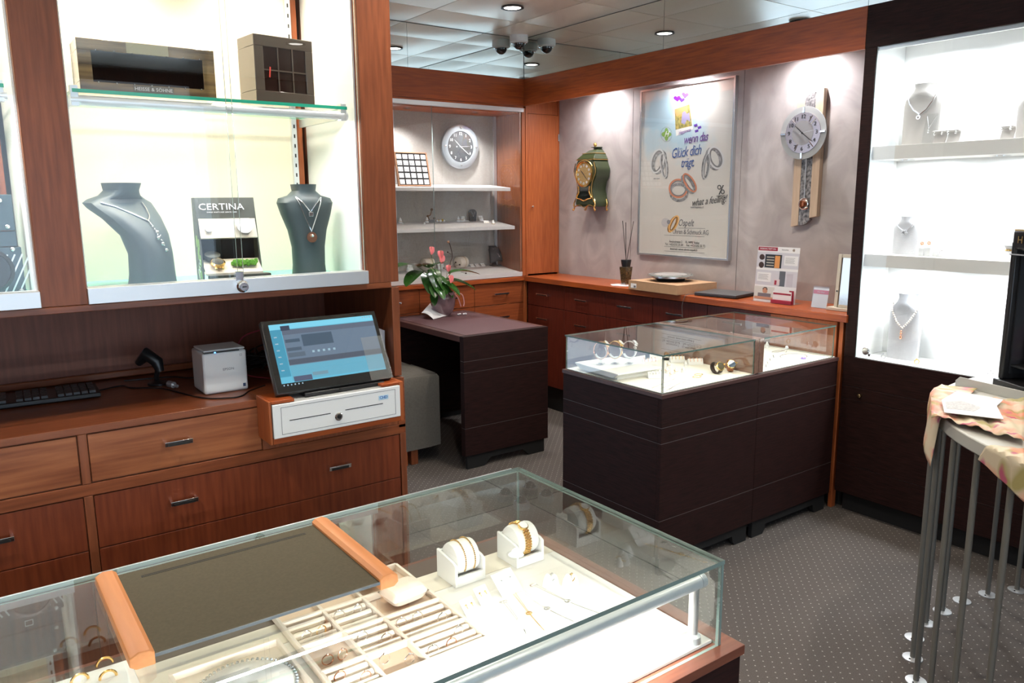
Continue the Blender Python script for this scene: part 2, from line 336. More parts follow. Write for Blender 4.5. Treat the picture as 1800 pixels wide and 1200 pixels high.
# ================================================================== LEFT CABINET (front y = 2.22)
YF = 2.22
lc = thing('wall_showcase', (.67, YF, 0), 'tall mahogany wall unit with glazed lit showcases above an open recess', 'cabinet')
bx('pillar', .178, .281, YF, 2.70, 1.297, 2.67, mah_v, lc); bx('pillar', 1.054, 1.163, YF, 2.70, 1.297, 2.67, mah_v, lc)
bx('side_board', 1.137, 1.163, YF, 2.80, .99, 1.279, mah_v, lc)
bx('sill_board', -.9, 1.1365, YF, 2.80, 1.279, 1.2965, mah_h, lc)
put('recess_back', B().box(-.9, 1.137, 2.775, 2.80, .99, 1.279), mah_back, lc)
put('recess_moulding', B().box(-.9, 1.137, 2.755, 2.775, .99, 1.012), mah_h, lc, bev=.004)
put('cabinet_top', B().box(-.9, 1.163, YF, 2.70, 2.60, 2.668), mah_h, lc)
for a, c in ((.281, 1.054), (-.9, .178)):
    put('back_panel', B().box(a+.02, c-.045, 2.64, 2.655, 1.30, 2.6), cream, lc)
    put('corner_strip', B().box(c-.043, c-.018, 2.645, 2.66, 1.30, 2.6), cher_v, lc)
    put('side_panel', B().box(c-.006, c-.0005, 2.25, 2.64, 1.30, 2.6), white, lc)
    put('side_panel', B().box(a+.0005, a+.006, 2.25, 2.64, 1.30, 2.6), white, lc)
    put('glass_floor', B().box(a+.002, c-.002, 2.268, 2.64, 1.298, 1.318), green_g, lc)
    bx('slotted_rail', c-.062, c-.045, 2.625, 2.64, 1.32, 2.6, alum, lc, 0)
    b = B()
    for k in range(40): b.box(c-.056, c-.051, 2.6245, 2.626, 1.345+k*.032, 1.357+k*.032)
    tag(put('rail_slots', b, black, lc), kind='stuff')
    bx('bottom_track', a, c, YF-.012, 2.266, 1.298, 1.338, alum, lc, .001)
    mid = .662 if a > 0 else -.3
    d1 = pane('glass_door', a+.004, mid+.02, 2.240, 2.246, 1.338, 2.6, lc, gl_thin, gedge_l); d2 = pane('glass_door', mid, c-.004, 2.226, 2.232, 1.338, 2.6, lc, gl_thin, gedge_l)
    pane('glass_shelf', a+.02, c-.02, 2.27, 2.62, 1.822, 1.831, lc, gl_thin, gshelf)
    put('shelf_tube', B().cyl((a+.015, 2.285, 1.805), (c-.015, 2.285, 1.805), .0125, seg=16), tubem, lc)
    for x in (a+.025, c-.03):
        put('shelf_bracket', B().box(x-.004, x+.004, 2.29, 2.63, 1.795, 1.821).box(x-.009, x+.009, 2.274, 2.296, 1.79, 1.84), alum, lc, bev=.001)
k = at('y', YF-.02, 426, 503)
put('cylinder_lock', B().lathe([(.017, 0), (.017, -.012), (.013, -.016), (.0125, -.026), (.0115, -.027)], (k.x, YF-.012, k.z), 24, ax='y').box(k.x-.014, k.x+.006, YF-.014, 2.226, k.z-.008, k.z+.04), chrome, lc)
put('keyhole', B().box(k.x-.006, k.x+.006, YF-.0405, YF-.039, k.z-.0015, k.z+.0015), black, lc)
# drawer unit below
YD = 2.205
du = thing('drawer_cabinet', (.67, YD, 0), 'mahogany drawer cabinet under the till recess with slim chrome handles', 'cabinet')
bx('carcass', -.9, 1.16, YD+.012, 2.80, .08, .966, mah_v, du, 0)
bx('counter_board', -.9, .692, YD, 2.80, .9665, .987, mah_h, du)
bx('counter_board', 1.137, 1.163, YD, 2.80, .82, .987, mah_h, du)
bx('counter_board', .692, 1.137, YD, 2.80, .9665, .987, mah_h, du)
bx('cross_rail', -.9, 1.163, YD, YD+.012, .800, .832, mah_h, du)
bx('stile', .222, .243, YD, YD+.012, .10, .7995, mah_v, du); bx('stile', .222, .243, YD, YD+.012, .8325, .966, mah_v, du)
bx('stile', 1.142, 1.163, YD, YD+.012, .10, .7995, mah_v, du)
bx('stile', .692, 1.137, YD+.001, YD+.012, .8325, .966, mah_v, du); bx('plinth', -.9, 1.16, YD+.05, YD+.07, 0, .08, blackm, du)
def handle(p, parent, ax='x', ln=.072, hv=None):
    s = ln/2; b = B(); c = B(); x, y, z = p
    if ax == 'x':
        for q in (-s, s-.008): b.box(x+q, x+q+.008, y-.022, y, z-.0065, z+.0065)
        b.box(x-s, x+s, y-.024, y-.020, z+.002, z+.0065); c.box(x-s+.008, x+s-.008, y-.024, y-.018, z-.006, z+.0018)
    else:
        for q in (-s, s-.008): b.box(x-.022, x, y+q, y+q+.008, z-.0065, z+.0065)
        b.box(x-.024, x-.020, y-s, y+s, z+.002, z+.0065); c.box(x-.024, x-.018, y-s+.008, y+s-.008, z-.006, z+.0018)
    h = put('handle', b, chrome, parent, bev=.0008); put('grip', c, black, h, bev=.0005)
def drawer(x0, x1, z0, z1, m, hs):
    d = bx('drawer', x0, x1, YD+.002, YD+.0115, z0, z1, m, du, .001)
    for h in hs: handle((h[0], YD+.002, h[1]), d)
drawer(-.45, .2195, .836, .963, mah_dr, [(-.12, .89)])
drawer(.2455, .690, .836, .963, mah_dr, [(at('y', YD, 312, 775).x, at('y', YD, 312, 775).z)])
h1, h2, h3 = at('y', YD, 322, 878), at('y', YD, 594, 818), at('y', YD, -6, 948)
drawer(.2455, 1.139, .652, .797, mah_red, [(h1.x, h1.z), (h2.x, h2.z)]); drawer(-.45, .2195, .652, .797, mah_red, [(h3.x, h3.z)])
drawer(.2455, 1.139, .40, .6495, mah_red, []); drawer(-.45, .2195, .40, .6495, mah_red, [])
# splayed surround of the cash drawer
cx0, cx1, cz0, cz1, YC = .697, 1.128, .822, 1.003, 2.10
sx0, sx1, sz0, sz1 = .690, 1.090, .893, .992
fr = thing('cash_drawer_surround', (.9, YC, .82), 'orange mahogany splayed box around the white cash drawer', 'box')
bx('side_board', .682, sx0-.0005, YC, 2.204, .876, 1.001, cher_v, fr); bx('side_board', sx1+.0005, 1.103, YC, 2.204, .876, 1.001, cher_v, fr)
bx('bottom_board', sx0, sx1, YC, 2.204, .8765, .8925, cher_x, fr); bx('top_board', sx0, .757, YC, 2.204, .9925, 1.001, cher_x, fr); bx('top_board', 1.03, sx1, YC, 2.204, .9925, 1.001, cher_x, fr)
cd = thing('cash_box', ((sx0+sx1)/2, YC, .893), 'white steel cash drawer with round key lock and two slots, below the till screen', 'cash drawer')
bx('body', sx0+.002, sx1-.002, YC+.001, 2.203, .894, .991, pbr('drawer_steel', (.42, .43, .42), .5), cd, .001)
bx('front', sx0+.001, sx1-.001, YC-.006, YC, .8935, .9915, plast, cd, .002)
b = B()
x0, x1, z0, z1 = sx0+.024, sx1-.018, .903, .982
for q in ((x0, x1, z0, z0+.001), (x0, x1, z1-.001, z1), (x0, x0+.001, z0, z1), (x1-.001, x1, z0, z1)): b.box(q[0], q[1], YC-.0066, YC-.0055, q[2], q[3])
put('front_groove', b, ink, cd)
for q in ((477+26, 0), (0, 0)):
    pass
for (a, c) in (((509, 739), (581, 726)), ((607, 720), (673, 709))):
    p, r = at('y', YC-.006, *a), at('y', YC-.006, *c); bx('slot', p.x, r.x, YC-.0068, YC-.0055, (p.z+r.z)/2-.0011, (p.z+r.z)/2+.0011, black, cd, 0)
k = at('y', YC-.01, 596, 732)
lk = put('key_lock', B().lathe([(.0125, 0), (.0125, -.004), (.010, -.006), (.009, -.006)], (k.x, YC-.006, k.z), 24, ax='y'), chrome, cd); put('keyhole', B().lathe([(.006, 0), (.006, -.0004)], (k.x, YC-.0125, k.z), 16, ax='y').box(k.x-.0008, k.x+.0008, YC-.0145, YC-.013, k.z-.004, k.z+.004), black, lk)
p = at('y', YC-.006, 674, 698)
put('badge', B().box(p.x-.016, p.x+.016, YC-.0068, YC-.006, p.z-.0065, p.z+.0065), pbr('badge_blue', (.45, .65, .8), .5), cd); text('badge_lettering', 'CHD', (p.x, YC-.0072, p.z), .0125, pbr('logo_blue', (.01, .10, .4), .5), cd, sp=.95)
# POS screen
bl, tl = at('y', 2.13, 487, 695), None
br = at('y', 2.13, 690, 662); tl = at('x', bl.x, 457, 565)
W, Hh = br.x-bl.x, math.hypot(tl.y-bl.y, tl.z-bl.z); tilt = math.atan2(tl.y-bl.y, tl.z-bl.z)
M = Matrix.Translation(bl) @ Matrix.Rotation(-tilt, 4, 'X')     # local: x right, z up the screen, -y out
pos = thing('touch_screen_till', bl, 'tilted black touch screen till with a lit blue display above the cash drawer', 'monitor', M=M)
put('casing', B().box(0, W, .0, .022, 0, Hh), pbr('charcoal_plastic', (.035, .036, .034), .35), pos, bev=.004, world=False)
put('screen_glass', B().box(.004, W-.004, -.0015, -.0001, .004, Hh-.004), pbr('screen_black', (.004, .004, .005), .03, coat=1, spec=1), pos, world=False)
def ui(name, x0, x1, z0, z1, c, e=1.0, lay=1, parent=None):
    e *= 1.15
    return put(name, B().box(x0*W, x1*W, -.0016-.0002*lay, -.0014-.0002*lay, z0*Hh, z1*Hh), pbr('ui_%02d_%02d_%02d' % tuple(int(q*99) for q in c), (.02, .02, .02), .06, emit=c, es=e, coat=.6), parent or pos, world=False)
sc = ui('display', .055, .96, .135, .935, (.10, .42, .58), .8)
ui('toolbar', .055, .96, .86, .934, (.16, .52, .68), .85, 2, sc); ui('sidebar', .055, .145, .22, .86, (.05, .30, .45), .7, 2, sc)
ui('panel', .15, .96, .25, .85, (.13, .19, .27), .7, 2, sc); ui('header_row', .15, .96, .78, .85, (.10, .13, .19), .7, 3, sc); ui('tab', .145, .22, .84, .905, (.03, .05, .10), .6, 4, sc)
ui('dark_tile', .30, .56, .60, .76, (.05, .09, .14), .7, 4, sc); ui('field', .16, .28, .67, .715, (.05, .09, .14), .7, 4, sc); ui('field', .16, .28, .555, .60, (.06, .10, .15), .7, 4, sc)
ui('field', .16, .30, .47, .53, (.09, .13, .18), .7, 4, sc); ui('table_row', .15, .96, .37, .44, (.07, .09, .13), .7, 4, sc); ui('lower_area', .15, .96, .16, .36, (.12, .40, .55), .7, 4, sc)
ui('button', .16, .31, .14, .21, (.07, .09, .16), .7, 5, sc); ui('button', .32, .45, .19, .235, (.16, .30, .38), .7, 5, sc)
b = B()
for i in range(6): b.box((.065+.03*i)*W, (.075+.03*i)*W, -.0030, -.0027, .10*Hh, .118*Hh)
for i in range(5): b.box((.36+.045*i)*W, (.38+.045*i)*W, -.0030, -.0027, .50*Hh, .53*Hh)
for i in range(6): b.box(.075*W, .10*W, -.0030, -.0027, (.30+.09*i)*Hh, (.315+.09*i)*Hh)
for i in range(4): b.box((.86+.022*i)*W, (.87+.022*i)*W, -.0030, -.0027, .90*Hh, .92*Hh)
tag(put('icon_row', b, pbr('icon_light', (.1, .1, .1), .3, emit=(.35, .6, .75), es=.5), sc, world=False), kind='stuff')
def fl(u, v):
    x = W*(.80+.2*u); z = Hh*(.0+.62*v); s = math.sin(u*23+v*9)*math.sin(v*31-u*12)
    return (x, -.004-.004*abs(s)*u, z)
put('protective_film', B().grid(fl, 16, 26), pbr('clear_film', (.7, .72, .7), .08, .6, alpha=.30), pos, world=False, fix=False)
put('foot', B().box(bl.x+.08, br.x-.03, 2.125, 2.27, .992, 1.004).box(bl.x+.12, br.x-.08, 2.17, 2.25, 1.0, 1.06), black, pos, bev=.003)
put('port_notch', B().box(bl.x+.185, bl.x+.192, 2.122, 2.126, .996, 1.004), blackm, pos)
pp = at('y', 2.27, 664, 576); qq = at('y', 2.25, 684, 640)
nb = tag(put('note_sheet', B().prism([(pp.x, 2.27, pp.z), (1.132, 2.27, at('y', 2.27, 691, 579).z), (1.118, 2.25, .989), (pp.x, 2.25, .989)], (0, .002, 0)), pbr('grey_paper', (.42, .42, .44), .7)), 'grey printed sheet leaning behind the right side of the till screen', 'paper')
# printer
pr = thing('receipt_printer', (.64, 2.348, .987), 'small white cube receipt printer standing on the mahogany counter', 'printer')
bx('body', .578, .706, 2.348, 2.475, .9875, 1.112, plast, pr, .006)
put('paper_slot', B().box(.583, .685, 2.347, 2.351, 1.1105, 1.1145).box(.583, .685, 2.351, 2.36, 1.1112, 1.1135), black, pr)
put('status_light', B().box(.612, .616, 2.3458, 2.347, 1.111, 1.1135), pbr('blue_led', (.1, .2, 1), .5, emit=(.05, .25, 1), es=12), pr)
put('lid', B().box(.585, .706, 2.36, 2.475, 1.1125, 1.118), plast, pr, bev=.003)
text('maker_lettering', 'EPSON', (.650, 2.3475, 1.058), .0105, pbr('letter_grey', (.18, .18, .19), .5), pr, sp=1.05)
put('label_square', B().box(.690, .698, 2.3473, 2.3478, .999, 1.009), pbr('navy', (.03, .05, .12), .5), pr)
put('feed_sign', B().box(.686, .692, 2.3473, 2.3478, 1.094, 1.0945).box(.686, .6865, 2.3473, 2.3478, 1.094, 1.10).box(.6915, .692, 2.3473, 2.3478, 1.094, 1.10).box(.686, .692, 2.3473, 2.3478, 1.0995, 1.10), ink, pr)
# keyboard
kM = Matrix.Translation((.04, 2.60, .990)) @ Matrix.Rotation(math.radians(-3), 4, 'Z')
kb = thing('keyboard', (0, 0, 0), 'black computer keyboard lying at the left end of the mahogany counter', 'keyboard', M=kM)
put('base', B().box(-.25, .29, -.075, .07, .0, .014), black, kb, bev=.003, world=False)
kc = put('key', B().box(-.008, .008, -.008, .008, .014, .021), pbr('key_black', (.03, .03, .032), .4), kb, world=False)
first = True
for i in range(26):
    for j in range(6):
        if i in (15, 20): continue
        o = kc if first else kc.copy()
        if not first: col.objects.link(o)
        first = False; o.location = (-.235+i*.0202, -.058+j*.0215, 0)
cab = B(); pts = [(.33, 2.60, .990), (.40, 2.63, .989), (.42, 2.58, .989), (.46, 2.55, .989), (.50, 2.50, .989), (.56, 2.32, .989), (.62, 2.27, .989), (.66, 2.27, .989), (.70, 2.32, .989), (.76, 2.36, .989)]
def smooth_pts(p, n=6):
    p = [V(q) for q in p]; out = []
    for i in range(len(p)-1):
        a, b_, c, d = p[max(i-1, 0)], p[i], p[i+1], p[min(i+2, len(p)-1)]
        for k in range(n):
            t = k/n; out.append(.5*((2*b_)+(c-a)*t+(2*a-5*b_+4*c-d)*t*t+(3*b_-a-3*c+d)*t**3))
    return out+[p[-1]]
tag(put('black_cable', cab.tube(smooth_pts(pts), .0022, 6).tube(smooth_pts([(.42, 2.70, .99), (.50, 2.68, .99), (.56, 2.66, .99), (.62, 2.6, .99), (.80, 2.62, .99)]), .0022, 6), black), 'black cables trailing over the counter in front of the white printer', 'cable')
# small black thing: hand scanner on stand
hs = thing('barcode_scanner', (.50, 2.60, .987), 'small black hand scanner standing between keyboard and white printer', 'scanner')
put('head', B().tube([(.455, 2.63, 1.055), (.475, 2.60, 1.085), (.50, 2.58, 1.06), (.505, 2.575, 1.03)], [.012, .021, .019, .012], 12), black, hs)
put('stem', B().tube([(.50, 2.58, 1.04), (.495, 2.59, 1.01), (.50, 2.60, .992)], .008, 8), black, hs)
put('base', B().lathe([(.032, 0), (.032, .006), (.01, .012)], (.50, 2.59, .9875), 20), black, hs)
put('plug', B().cyl((.515, 2.52, 1.0), (.525, 2.50, .998), .010).cyl((.525, 2.50, .998), (.532, 2.485, .996), .005), alum, hs)
# cable tangle with red lead
tg = B(); random.seed(3)
for i in range(26):
    c = V((.79, 2.60, .99)); pts = [(c.x+random.uniform(-.10, .13), c.y+random.uniform(-.09, .12), .992+random.uniform(0, .07)) for _ in range(5)]
    tg.tube(smooth_pts(pts, 4), .0022, 5)
tag(put('cable_tangle', tg, black), 'heap of black cables between the printer and the till screen', 'cables', kind='stuff')
tag(put('red_cable', B().tube(smooth_pts([(.80, 2.5, 1.14), (.74, 2.5, 1.12), (.715, 2.5, 1.05), (.75, 2.48, 1.0), (.84, 2.4, .992)]), .002, 6), pbr('red_rubber', (.30, .02, .04), .4)), 'thin red lead curving between the white printer and the till screen', 'cable')

# ---- busts
SECT = {
 'curved': [(0, .17, .055, 0), (.12, .165, .04, -.02), (.32, .17, .035, -.035), (.5, .20, .04, -.02), (.68, .26, .045, .02), (.80, .29, .05, .05), (.85, .27, .045, .075), (.88, .17, .04, .09), (.93, .115, .04, .10), (1, .125, .045, .10)],
'swept': [(0, .20, .055, .0), (.12, .19, .05, -.02), (.32, .19, .045, -.02), (.5, .215, .045, .10), (.66, .28, .045, .40), (.76, .33, .045, .66), (.81, .345, .04, .76), (.845, .28, .04, .78), (.88, .17, .045, .70), (.93, .125, .045, .64), (1, .14, .05, .62)],
 'flat': [(0, .46, .03, 0), (.35, .47, .03, .02), (.65, .48, .035, .045), (.74, .46, .04, .07), (.80, .38, .05, .08), (.87, .27, .055, .09), (.93, .22, .055, .10), (1, .24, .06, .10)],
}
def bust(name, loc, h, w, style, mat, label, rz=0, cat='necklace stand', group=None):
    t = thing(name, loc, label, cat, group, rz)
    S = [(z*h, a*w, d*h/.26*.9 if style != 'flat' else d*h/.2*.5, y*h*.45) for z, a, d, y in SECT[style]]
    n = 20; b = B(); vs = []
    for z, a, d, y in S:
        for k in range(n):
            g = 2*PI*k/n; c, s_ = math.cos(g), math.sin(g); e = .75
            vs.append((a*abs(c)**e*(1 if c > 0 else -1), y+d*abs(s_)**e*(1 if s_ > 0 else -1), z))
    fs = [(i*n+k, i*n+(k+1) % n, (i+1)*n+(k+1) % n, (i+1)*n+k) for i in range(len(S)-1) for k in range(n)]
    b.add(vs, fs, 0, True); b.add(vs[:n], [tuple(range(n))[::-1]]); b.add(vs[-n:], [tuple(range(n))])
    put('stand', b, mat, t, world=False)
    def front(x, z):
        for i in range(len(S)-1):
            if S[i][0] <= z <= S[i+1][0]:
                k = (z-S[i][0])/(S[i+1][0]-S[i][0]); a, d, y = (S[i][j]*(1-k)+S[i+1][j]*k for j in (1, 2, 3)); break
        else: a, d, y = S[-1][1:]
        q = max(0, 1-min(1, abs(x)/a)**(2/.75))**(.75/2); return y-d*q-.003
    return t, front
def chain(t, fr, pts, r, mat, name='necklace', beads=0, label=None, cat='necklace'):
    "pts (x, z) on the front of a bust"
    P = [(x, fr(x, z), z) for x, z in pts]; Q = []
    for i in range(len(pts)-1):
        for k in range(6):
            u = k/6; x = pts[i][0]*(1-u)+pts[i+1][0]*u; z = pts[i][1]*(1-u)+pts[i+1][1]*u; Q.append((x, fr(x, z), z))
    Q.append(P[-1]); b = B()
    if beads:
        L = 0; acc = 0; last = V(Q[0]); b.ball(Q[0], r, 8)
        for q in Q[1:]:
            d = (V(q)-last).length
            while acc+d >= beads:
                last = last+(V(q)-last)*((beads-acc)/d); d = (V(q)-last).length; acc = 0; b.ball(last, r, 8)
            acc += d; last = V(q)
    else: b.tube(Q, r, 6)
    M = WM[t]; b.v = [M @ p for p in b.v]
    n = thing(name, M @ V(P[len(P)//2]), label, cat); put('chain', b, mat, n); return n
# left showcase busts
p1 = at('z', 1.318, 249, 500); 
t, fr1 = bust('necklace_bust', (.472, 2.40, 1.318), .287, .325, 'swept', slate, 'slate grey curved necklace bust, the left one in the lit mahogany showcase', rz=.62)
h = .292
n1 = chain(t, fr1, [(-.090, .234), (-.06, .222), (-.03, .202), (.0, .182), (.02, .195), (.036, .215), (.045, .232)], .0026, silver, label='silver snake chain with a dangling tassel on the left slate bust')
M = WM[t]; tb = B()
for dx, l in ((-.004, .045), (.002, .062), (.006, .08), (0, .03)):
    for k in range(7):
        z = .180-l*k/6; tb.ball(M @ V((dx*k/4, fr1(dx, z)-.002, z)), .0022 if k < 6 else .0052, 8)
put('tassel', tb, silver, n1)
t, fr2 = bust('necklace_bust', (.938, 2.40, 1.318), .285, .30, 'curved', slate, 'slate grey tapered necklace bust, the right one in the lit mahogany showcase', rz=-.06)
n = chain(t, fr2, [(-.038, .245), (-.02, .225), (0, .200), (.02, .225), (.038, .245)], .0016, silver, label='short fine silver chain with a small square pendant, right slate bust')
c = WM[t] @ V((0, fr2(0, .196)-.002, .196)); put('pendant', B().box(c.x-.007, c.x+.007, c.y-.003, c.y, c.z-.01, c.z+.004), silver, n, bev=.001)
n = chain(t, fr2, [(-.040, .245), (-.022, .195), (0, .140), (.022, .195), (.040, .245)], .0016, silver, label='longer silver chain with a round rose gold pendant, right slate bust')
c = WM[t] @ V((0, fr2(0, .122)-.004, .122)); R = Matrix.Translation(c) @ Matrix.Rotation(-PI/2, 4, 'X')
put('pendant', B().lathe([(.0165, 0), (.0165, .003), (.013, .004), (.006, .003)], seg=24, M=R, ax='z').lathe([(.006, .003), (.006, .006), (1e-5, .007)], seg=12, M=R), rose, n)
put('pendant_stone', B().ball((c.x, c.y-.005, c.z+.005), .0045), silver, n)
# watch display box with the lettering
wd = thing('watch_display_stand', at('z', 1.318, 400, 497), 'charcoal stepped cardboard watch display with white lettering between the two slate busts', 'display stand', M=Matrix.Translation((.68, 2.36, 1.318)) @ Matrix.Rotation(-.10, 4, 'Z'))
dk = pbr('charcoal_board', (.06, .065, .055), .6); lt = pbr('sand_board', (.62, .56, .46), .6)
side = [(-.0, 0), (-.012, .0), (0, .01), (.06, .245), (.075, .245), (.115, 0)]
for s in (-1, 1): put('side_board', B().prism([(s*.083, y-.04, z) for y, z in ((0, 0), (.0, .055), (.055, .245), (.11, .245), (.11, 0))], (-s*.004, 0, 0)), dk, wd, world=False)
put('header_board', B().prism([(-.079, y-.04, z) for y, z in ((.037, .185), (.055, .245), (.06, .245), (.042, .185))], (.158, 0, 0)), dk, wd, world=False)
put('upper_tray', B().prism([(-.079, y-.04, z) for y, z in ((.012, .130), (.037, .184), (.043, .184), (.018, .127))], (.158, 0, 0)), lt, wd, world=False)
put('shadow_board', B().box(-.079, .079, .03, .034, .03, .135), blackm, wd, world=False)
put('lower_tray', B().prism([(-.079, y-.04, z) for y, z in ((-.03, .032), (.028, .068), (.030, .063), (-.03, .026))], (.158, 0, 0)), lt, wd, world=False)
put('base_drawer', B().box(-.07, .10, -.078, -.04, .0, .026), dk, wd, bev=.001, world=False)
put('base_board', B().box(-.079, .079, -.04, .07, 0, .004), dk, wd, world=False)
tl_ = math.atan2(.018, .06)
def on_wd(x, y, z): return WM[wd] @ V((x, y, z))
Rt = WM[wd].to_3x3() @ Matrix.Rotation(-tl_, 3, 'X') @ FR['x']
text('display_lettering', 'CERTINA', on_wd(-.012, .0025, .218), .027, paper, wd, R=Rt, sx=1.15); text('display_small_lettering', 'SWISS WATCHES SINCE 1888', on_wd(-.012, -.0005, .203), .0055, paper, wd, R=Rt, sp=1.2)
text('side_lettering', 'DS+', on_wd(-.0845, .0, .04), .042, paper, wd, R=WM[wd].to_3x3() @ FR['y'], sx=.9, rot=.9, shear=.2)
b = B()
for i, (y, z) in enumerate(((.02, .02), (.05, .035), (.02, .065), (.045, .085), (.03, .11), (.06, .12))):
    b.prism([(-.0838, y-.04+.018*math.cos(a)*.8, z+.02*math.sin(a)) for a in [PI/3*k for k in range(6)]], (-.0004, 0, 0))
put('hexagon_print', b, pbr('leaf_green', (.25, .42, .10), .6), wd, world=False)
mg = B(); random.seed(5)
for i in range(150): mg.ball((.0+random.uniform(.0, .068), random.uniform(-.055, -.03)+.0, .052+random.uniform(0, .012)), random.uniform(.003, .006), 6)
tag(put('moss', mg, pbr('moss_green', (.10, .28, .03), .9), wd, world=False), kind='stuff')
wt = thing('wrist_watch', on_wd(-.04, -.045, .05), 'gold cased watch head resting in the charcoal watch display', 'watch', M=WM[wd] @ Matrix.Translation((-.042, -.045, .056)) @ Matrix.Rotation(.55, 4, 'X'))
put('case', B().lathe([(.019, 0), (.021, .003), (.021, .007), (.017, .010)], seg=28), gold, wt, world=False); put('dial', B().lathe([(.0165, .0101), (1e-5, .0103)], seg=24), pbr('dial_dark', (.05, .05, .045), .2), wt, world=False)
put('lug', B().box(-.012, -.007, -.03, -.016, .001, .006).box(.007, .012, -.03, -.016, .001, .006), gold, wt, world=False, bev=.001)
for k, (x, z, lab) in enumerate(((-.055, .155, 'small round crown'), (.045, .16, 'grey case back disc'))):
    o = put('display_disc', B().lathe([(.010 if k == 0 else .022, 0), (.010 if k == 0 else .022, .004), (1e-5, .005)], seg=20, M=Matrix.Translation((x, -.018, z)) @ Matrix.Rotation(1.1, 4, 'X')), alum, wd, world=False); o['label'] = lab
tb = B().lathe([(.02, 0), (.021, .02), (.0, .02)], (0, 0, 0), 20)
put('display_disc', B().lathe([(.022, 0), (.022, .014), (1e-5, .015)], seg=20, M=Matrix.Translation((-.05, -.012, .07)) @ Matrix.Rotation(.4, 4, 'X')), dk, wd, world=False)
# boxes on the upper glass shelf
bb = thing('watch_winder_box', (.51, 2.40, 1.831), 'long glossy dark wood box with black window on the upper glass shelf', 'box', M=Matrix.Translation((.4885, 2.285, 1.8315)) @ Matrix.Scale(.952, 4))
gw = wood('glossy_macassar', (.34, .22, .09), (.05, .03, .014), 'x', .08, sc=3, coat=1, spec=.9)
put('frame', B().box(-.175, .175, 0, .11, 0, .022).box(-.175, .175, 0, .11, .102, .131).box(-.175, -.142, 0, .11, .022, .102).box(.142, .175, 0, .11, .022, .102), gw, bb, world=False, bev=.001)
put('window', B().box(-.142, .142, .006, .01, .022, .102), pbr('gloss_black', (.003, .003, .003), .03, coat=1), bb, world=False)
put('silver_plate', B().box(-.055, .052, -.0006, 0, .103, .130), pbr('champagne_plate', (.42, .37, .24), .3, .4), bb, world=False); put('name_plate', B().box(-.045, .058, -.0006, 0, .002, .02), pbr('taupe_plate', (.16, .14, .11), .4), bb, world=False)
b = B()
for i in range(7): b.ball((-.13+i*.044, -.001, .103), .0022, 6).ball((-.13+i*.044, -.001, .021), .0028, 6)
put('rivet_row', b, chrome, bb, world=False)
text('maker_lettering', 'HEISSE & SÖHNE', (.4885+.006, 2.2838, 1.8315+.0105), .0125, paper, bb, sp=1.02)
b2 = thing('watch_winder_box', (.9, 2.38, 1.8315), 'squarish dark taupe glossy box with window, right on the upper glass shelf', 'box', M=Matrix.Translation((.855, 2.29, 1.8315)) @ Matrix.Scale(.96, 4) @ Matrix.Rotation(.12, 4, 'Z'))
tp = pbr('taupe_lacquer', (.10, .078, .062), .1, coat=.8)
put('frame', B().box(-.095, .095, 0, .11, 0, .032).box(-.095, .095, 0, .11, .158, .19).box(-.095, -.066, 0, .11, .032, .158).box(.07, .095, 0, .11, .032, .158), tp, b2, world=False, bev=.0015)
put('window', B().box(-.066, .07, .004, .006, .032, .158), pbr('brown_gloss', (.025, .012, .009), .03, coat=1), b2, world=False)
put('window_bar', B().box(-.022, -.018, .001, .003, .032, .158).box(.025, .029, .001, .003, .032, .158).box(-.066, .07, .001, .003, .09, .094), tp, b2, world=False)
put('red_tag', B().box(-.060, -.056, -.003, -.001, .065, .095, M=Matrix.Rotation(.1, 4, 'Y')), pbr('red_ribbon', (.7, .05, .03), .5), b2, world=False)
# winder at the far left
gb = pbr('gunmetal', (.05, .075, .085), .25, .3)
lw = thing('watch_winder', (.04, 2.36, 1.318), 'black machined watch winder with round porthole and silver screws, left of the first pillar', 'watch winder', M=Matrix.Translation((.055, 2.36, 1.318)))
put('upper_plate', B().box(-.16, .098, 0, .06, .165, .255), gb, lw, world=False, bev=.002); put('middle_plate', B().box(-.16, .098, .006, .06, .125, .163), gb, lw, world=False, bev=.001)
put('lower_plate', B().box(-.16, .105, 0, .06, .0, .123), gb, lw, world=False, bev=.002)
b = B()
for i in range(16): 
    x = -.15+i*.016; b.box(-.0018, .0018, -.002, 0, 0, .11, M=Matrix.Translation((x, 0, .006)) @ Matrix.Rotation(.45, 4, 'Y'))
tag(put('ribbing', b, alum, lw, world=False), kind='stuff')
put('porthole', B().lathe([(.054, 0), (.056, -.006), (.048, -.010), (.046, -.004)], (.03, -.001, .066), 32, ax='y').lathe([(.046, -.003), (1e-5, -.004)], (.03, -.001, .066), 32, ax='y'), black, lw, world=False)
put('outlined_square', B().box(.01, .03, .0035, .0055, .135, .137).box(.01, .03, .0035, .0055, .150, .152).box(.01, .012, .0035, .0055, .135, .152).box(.028, .03, .0035, .0055, .135, .152), paper, lw, world=False)
for x, z in ((.075, .24), (.085, .175), (.09, .118), (.098, .012), (-.14, .24), (-.14, .175)): put('screw', B().ball((x-.004, -.002, z), .0065, 12), chrome, lw, world=False)

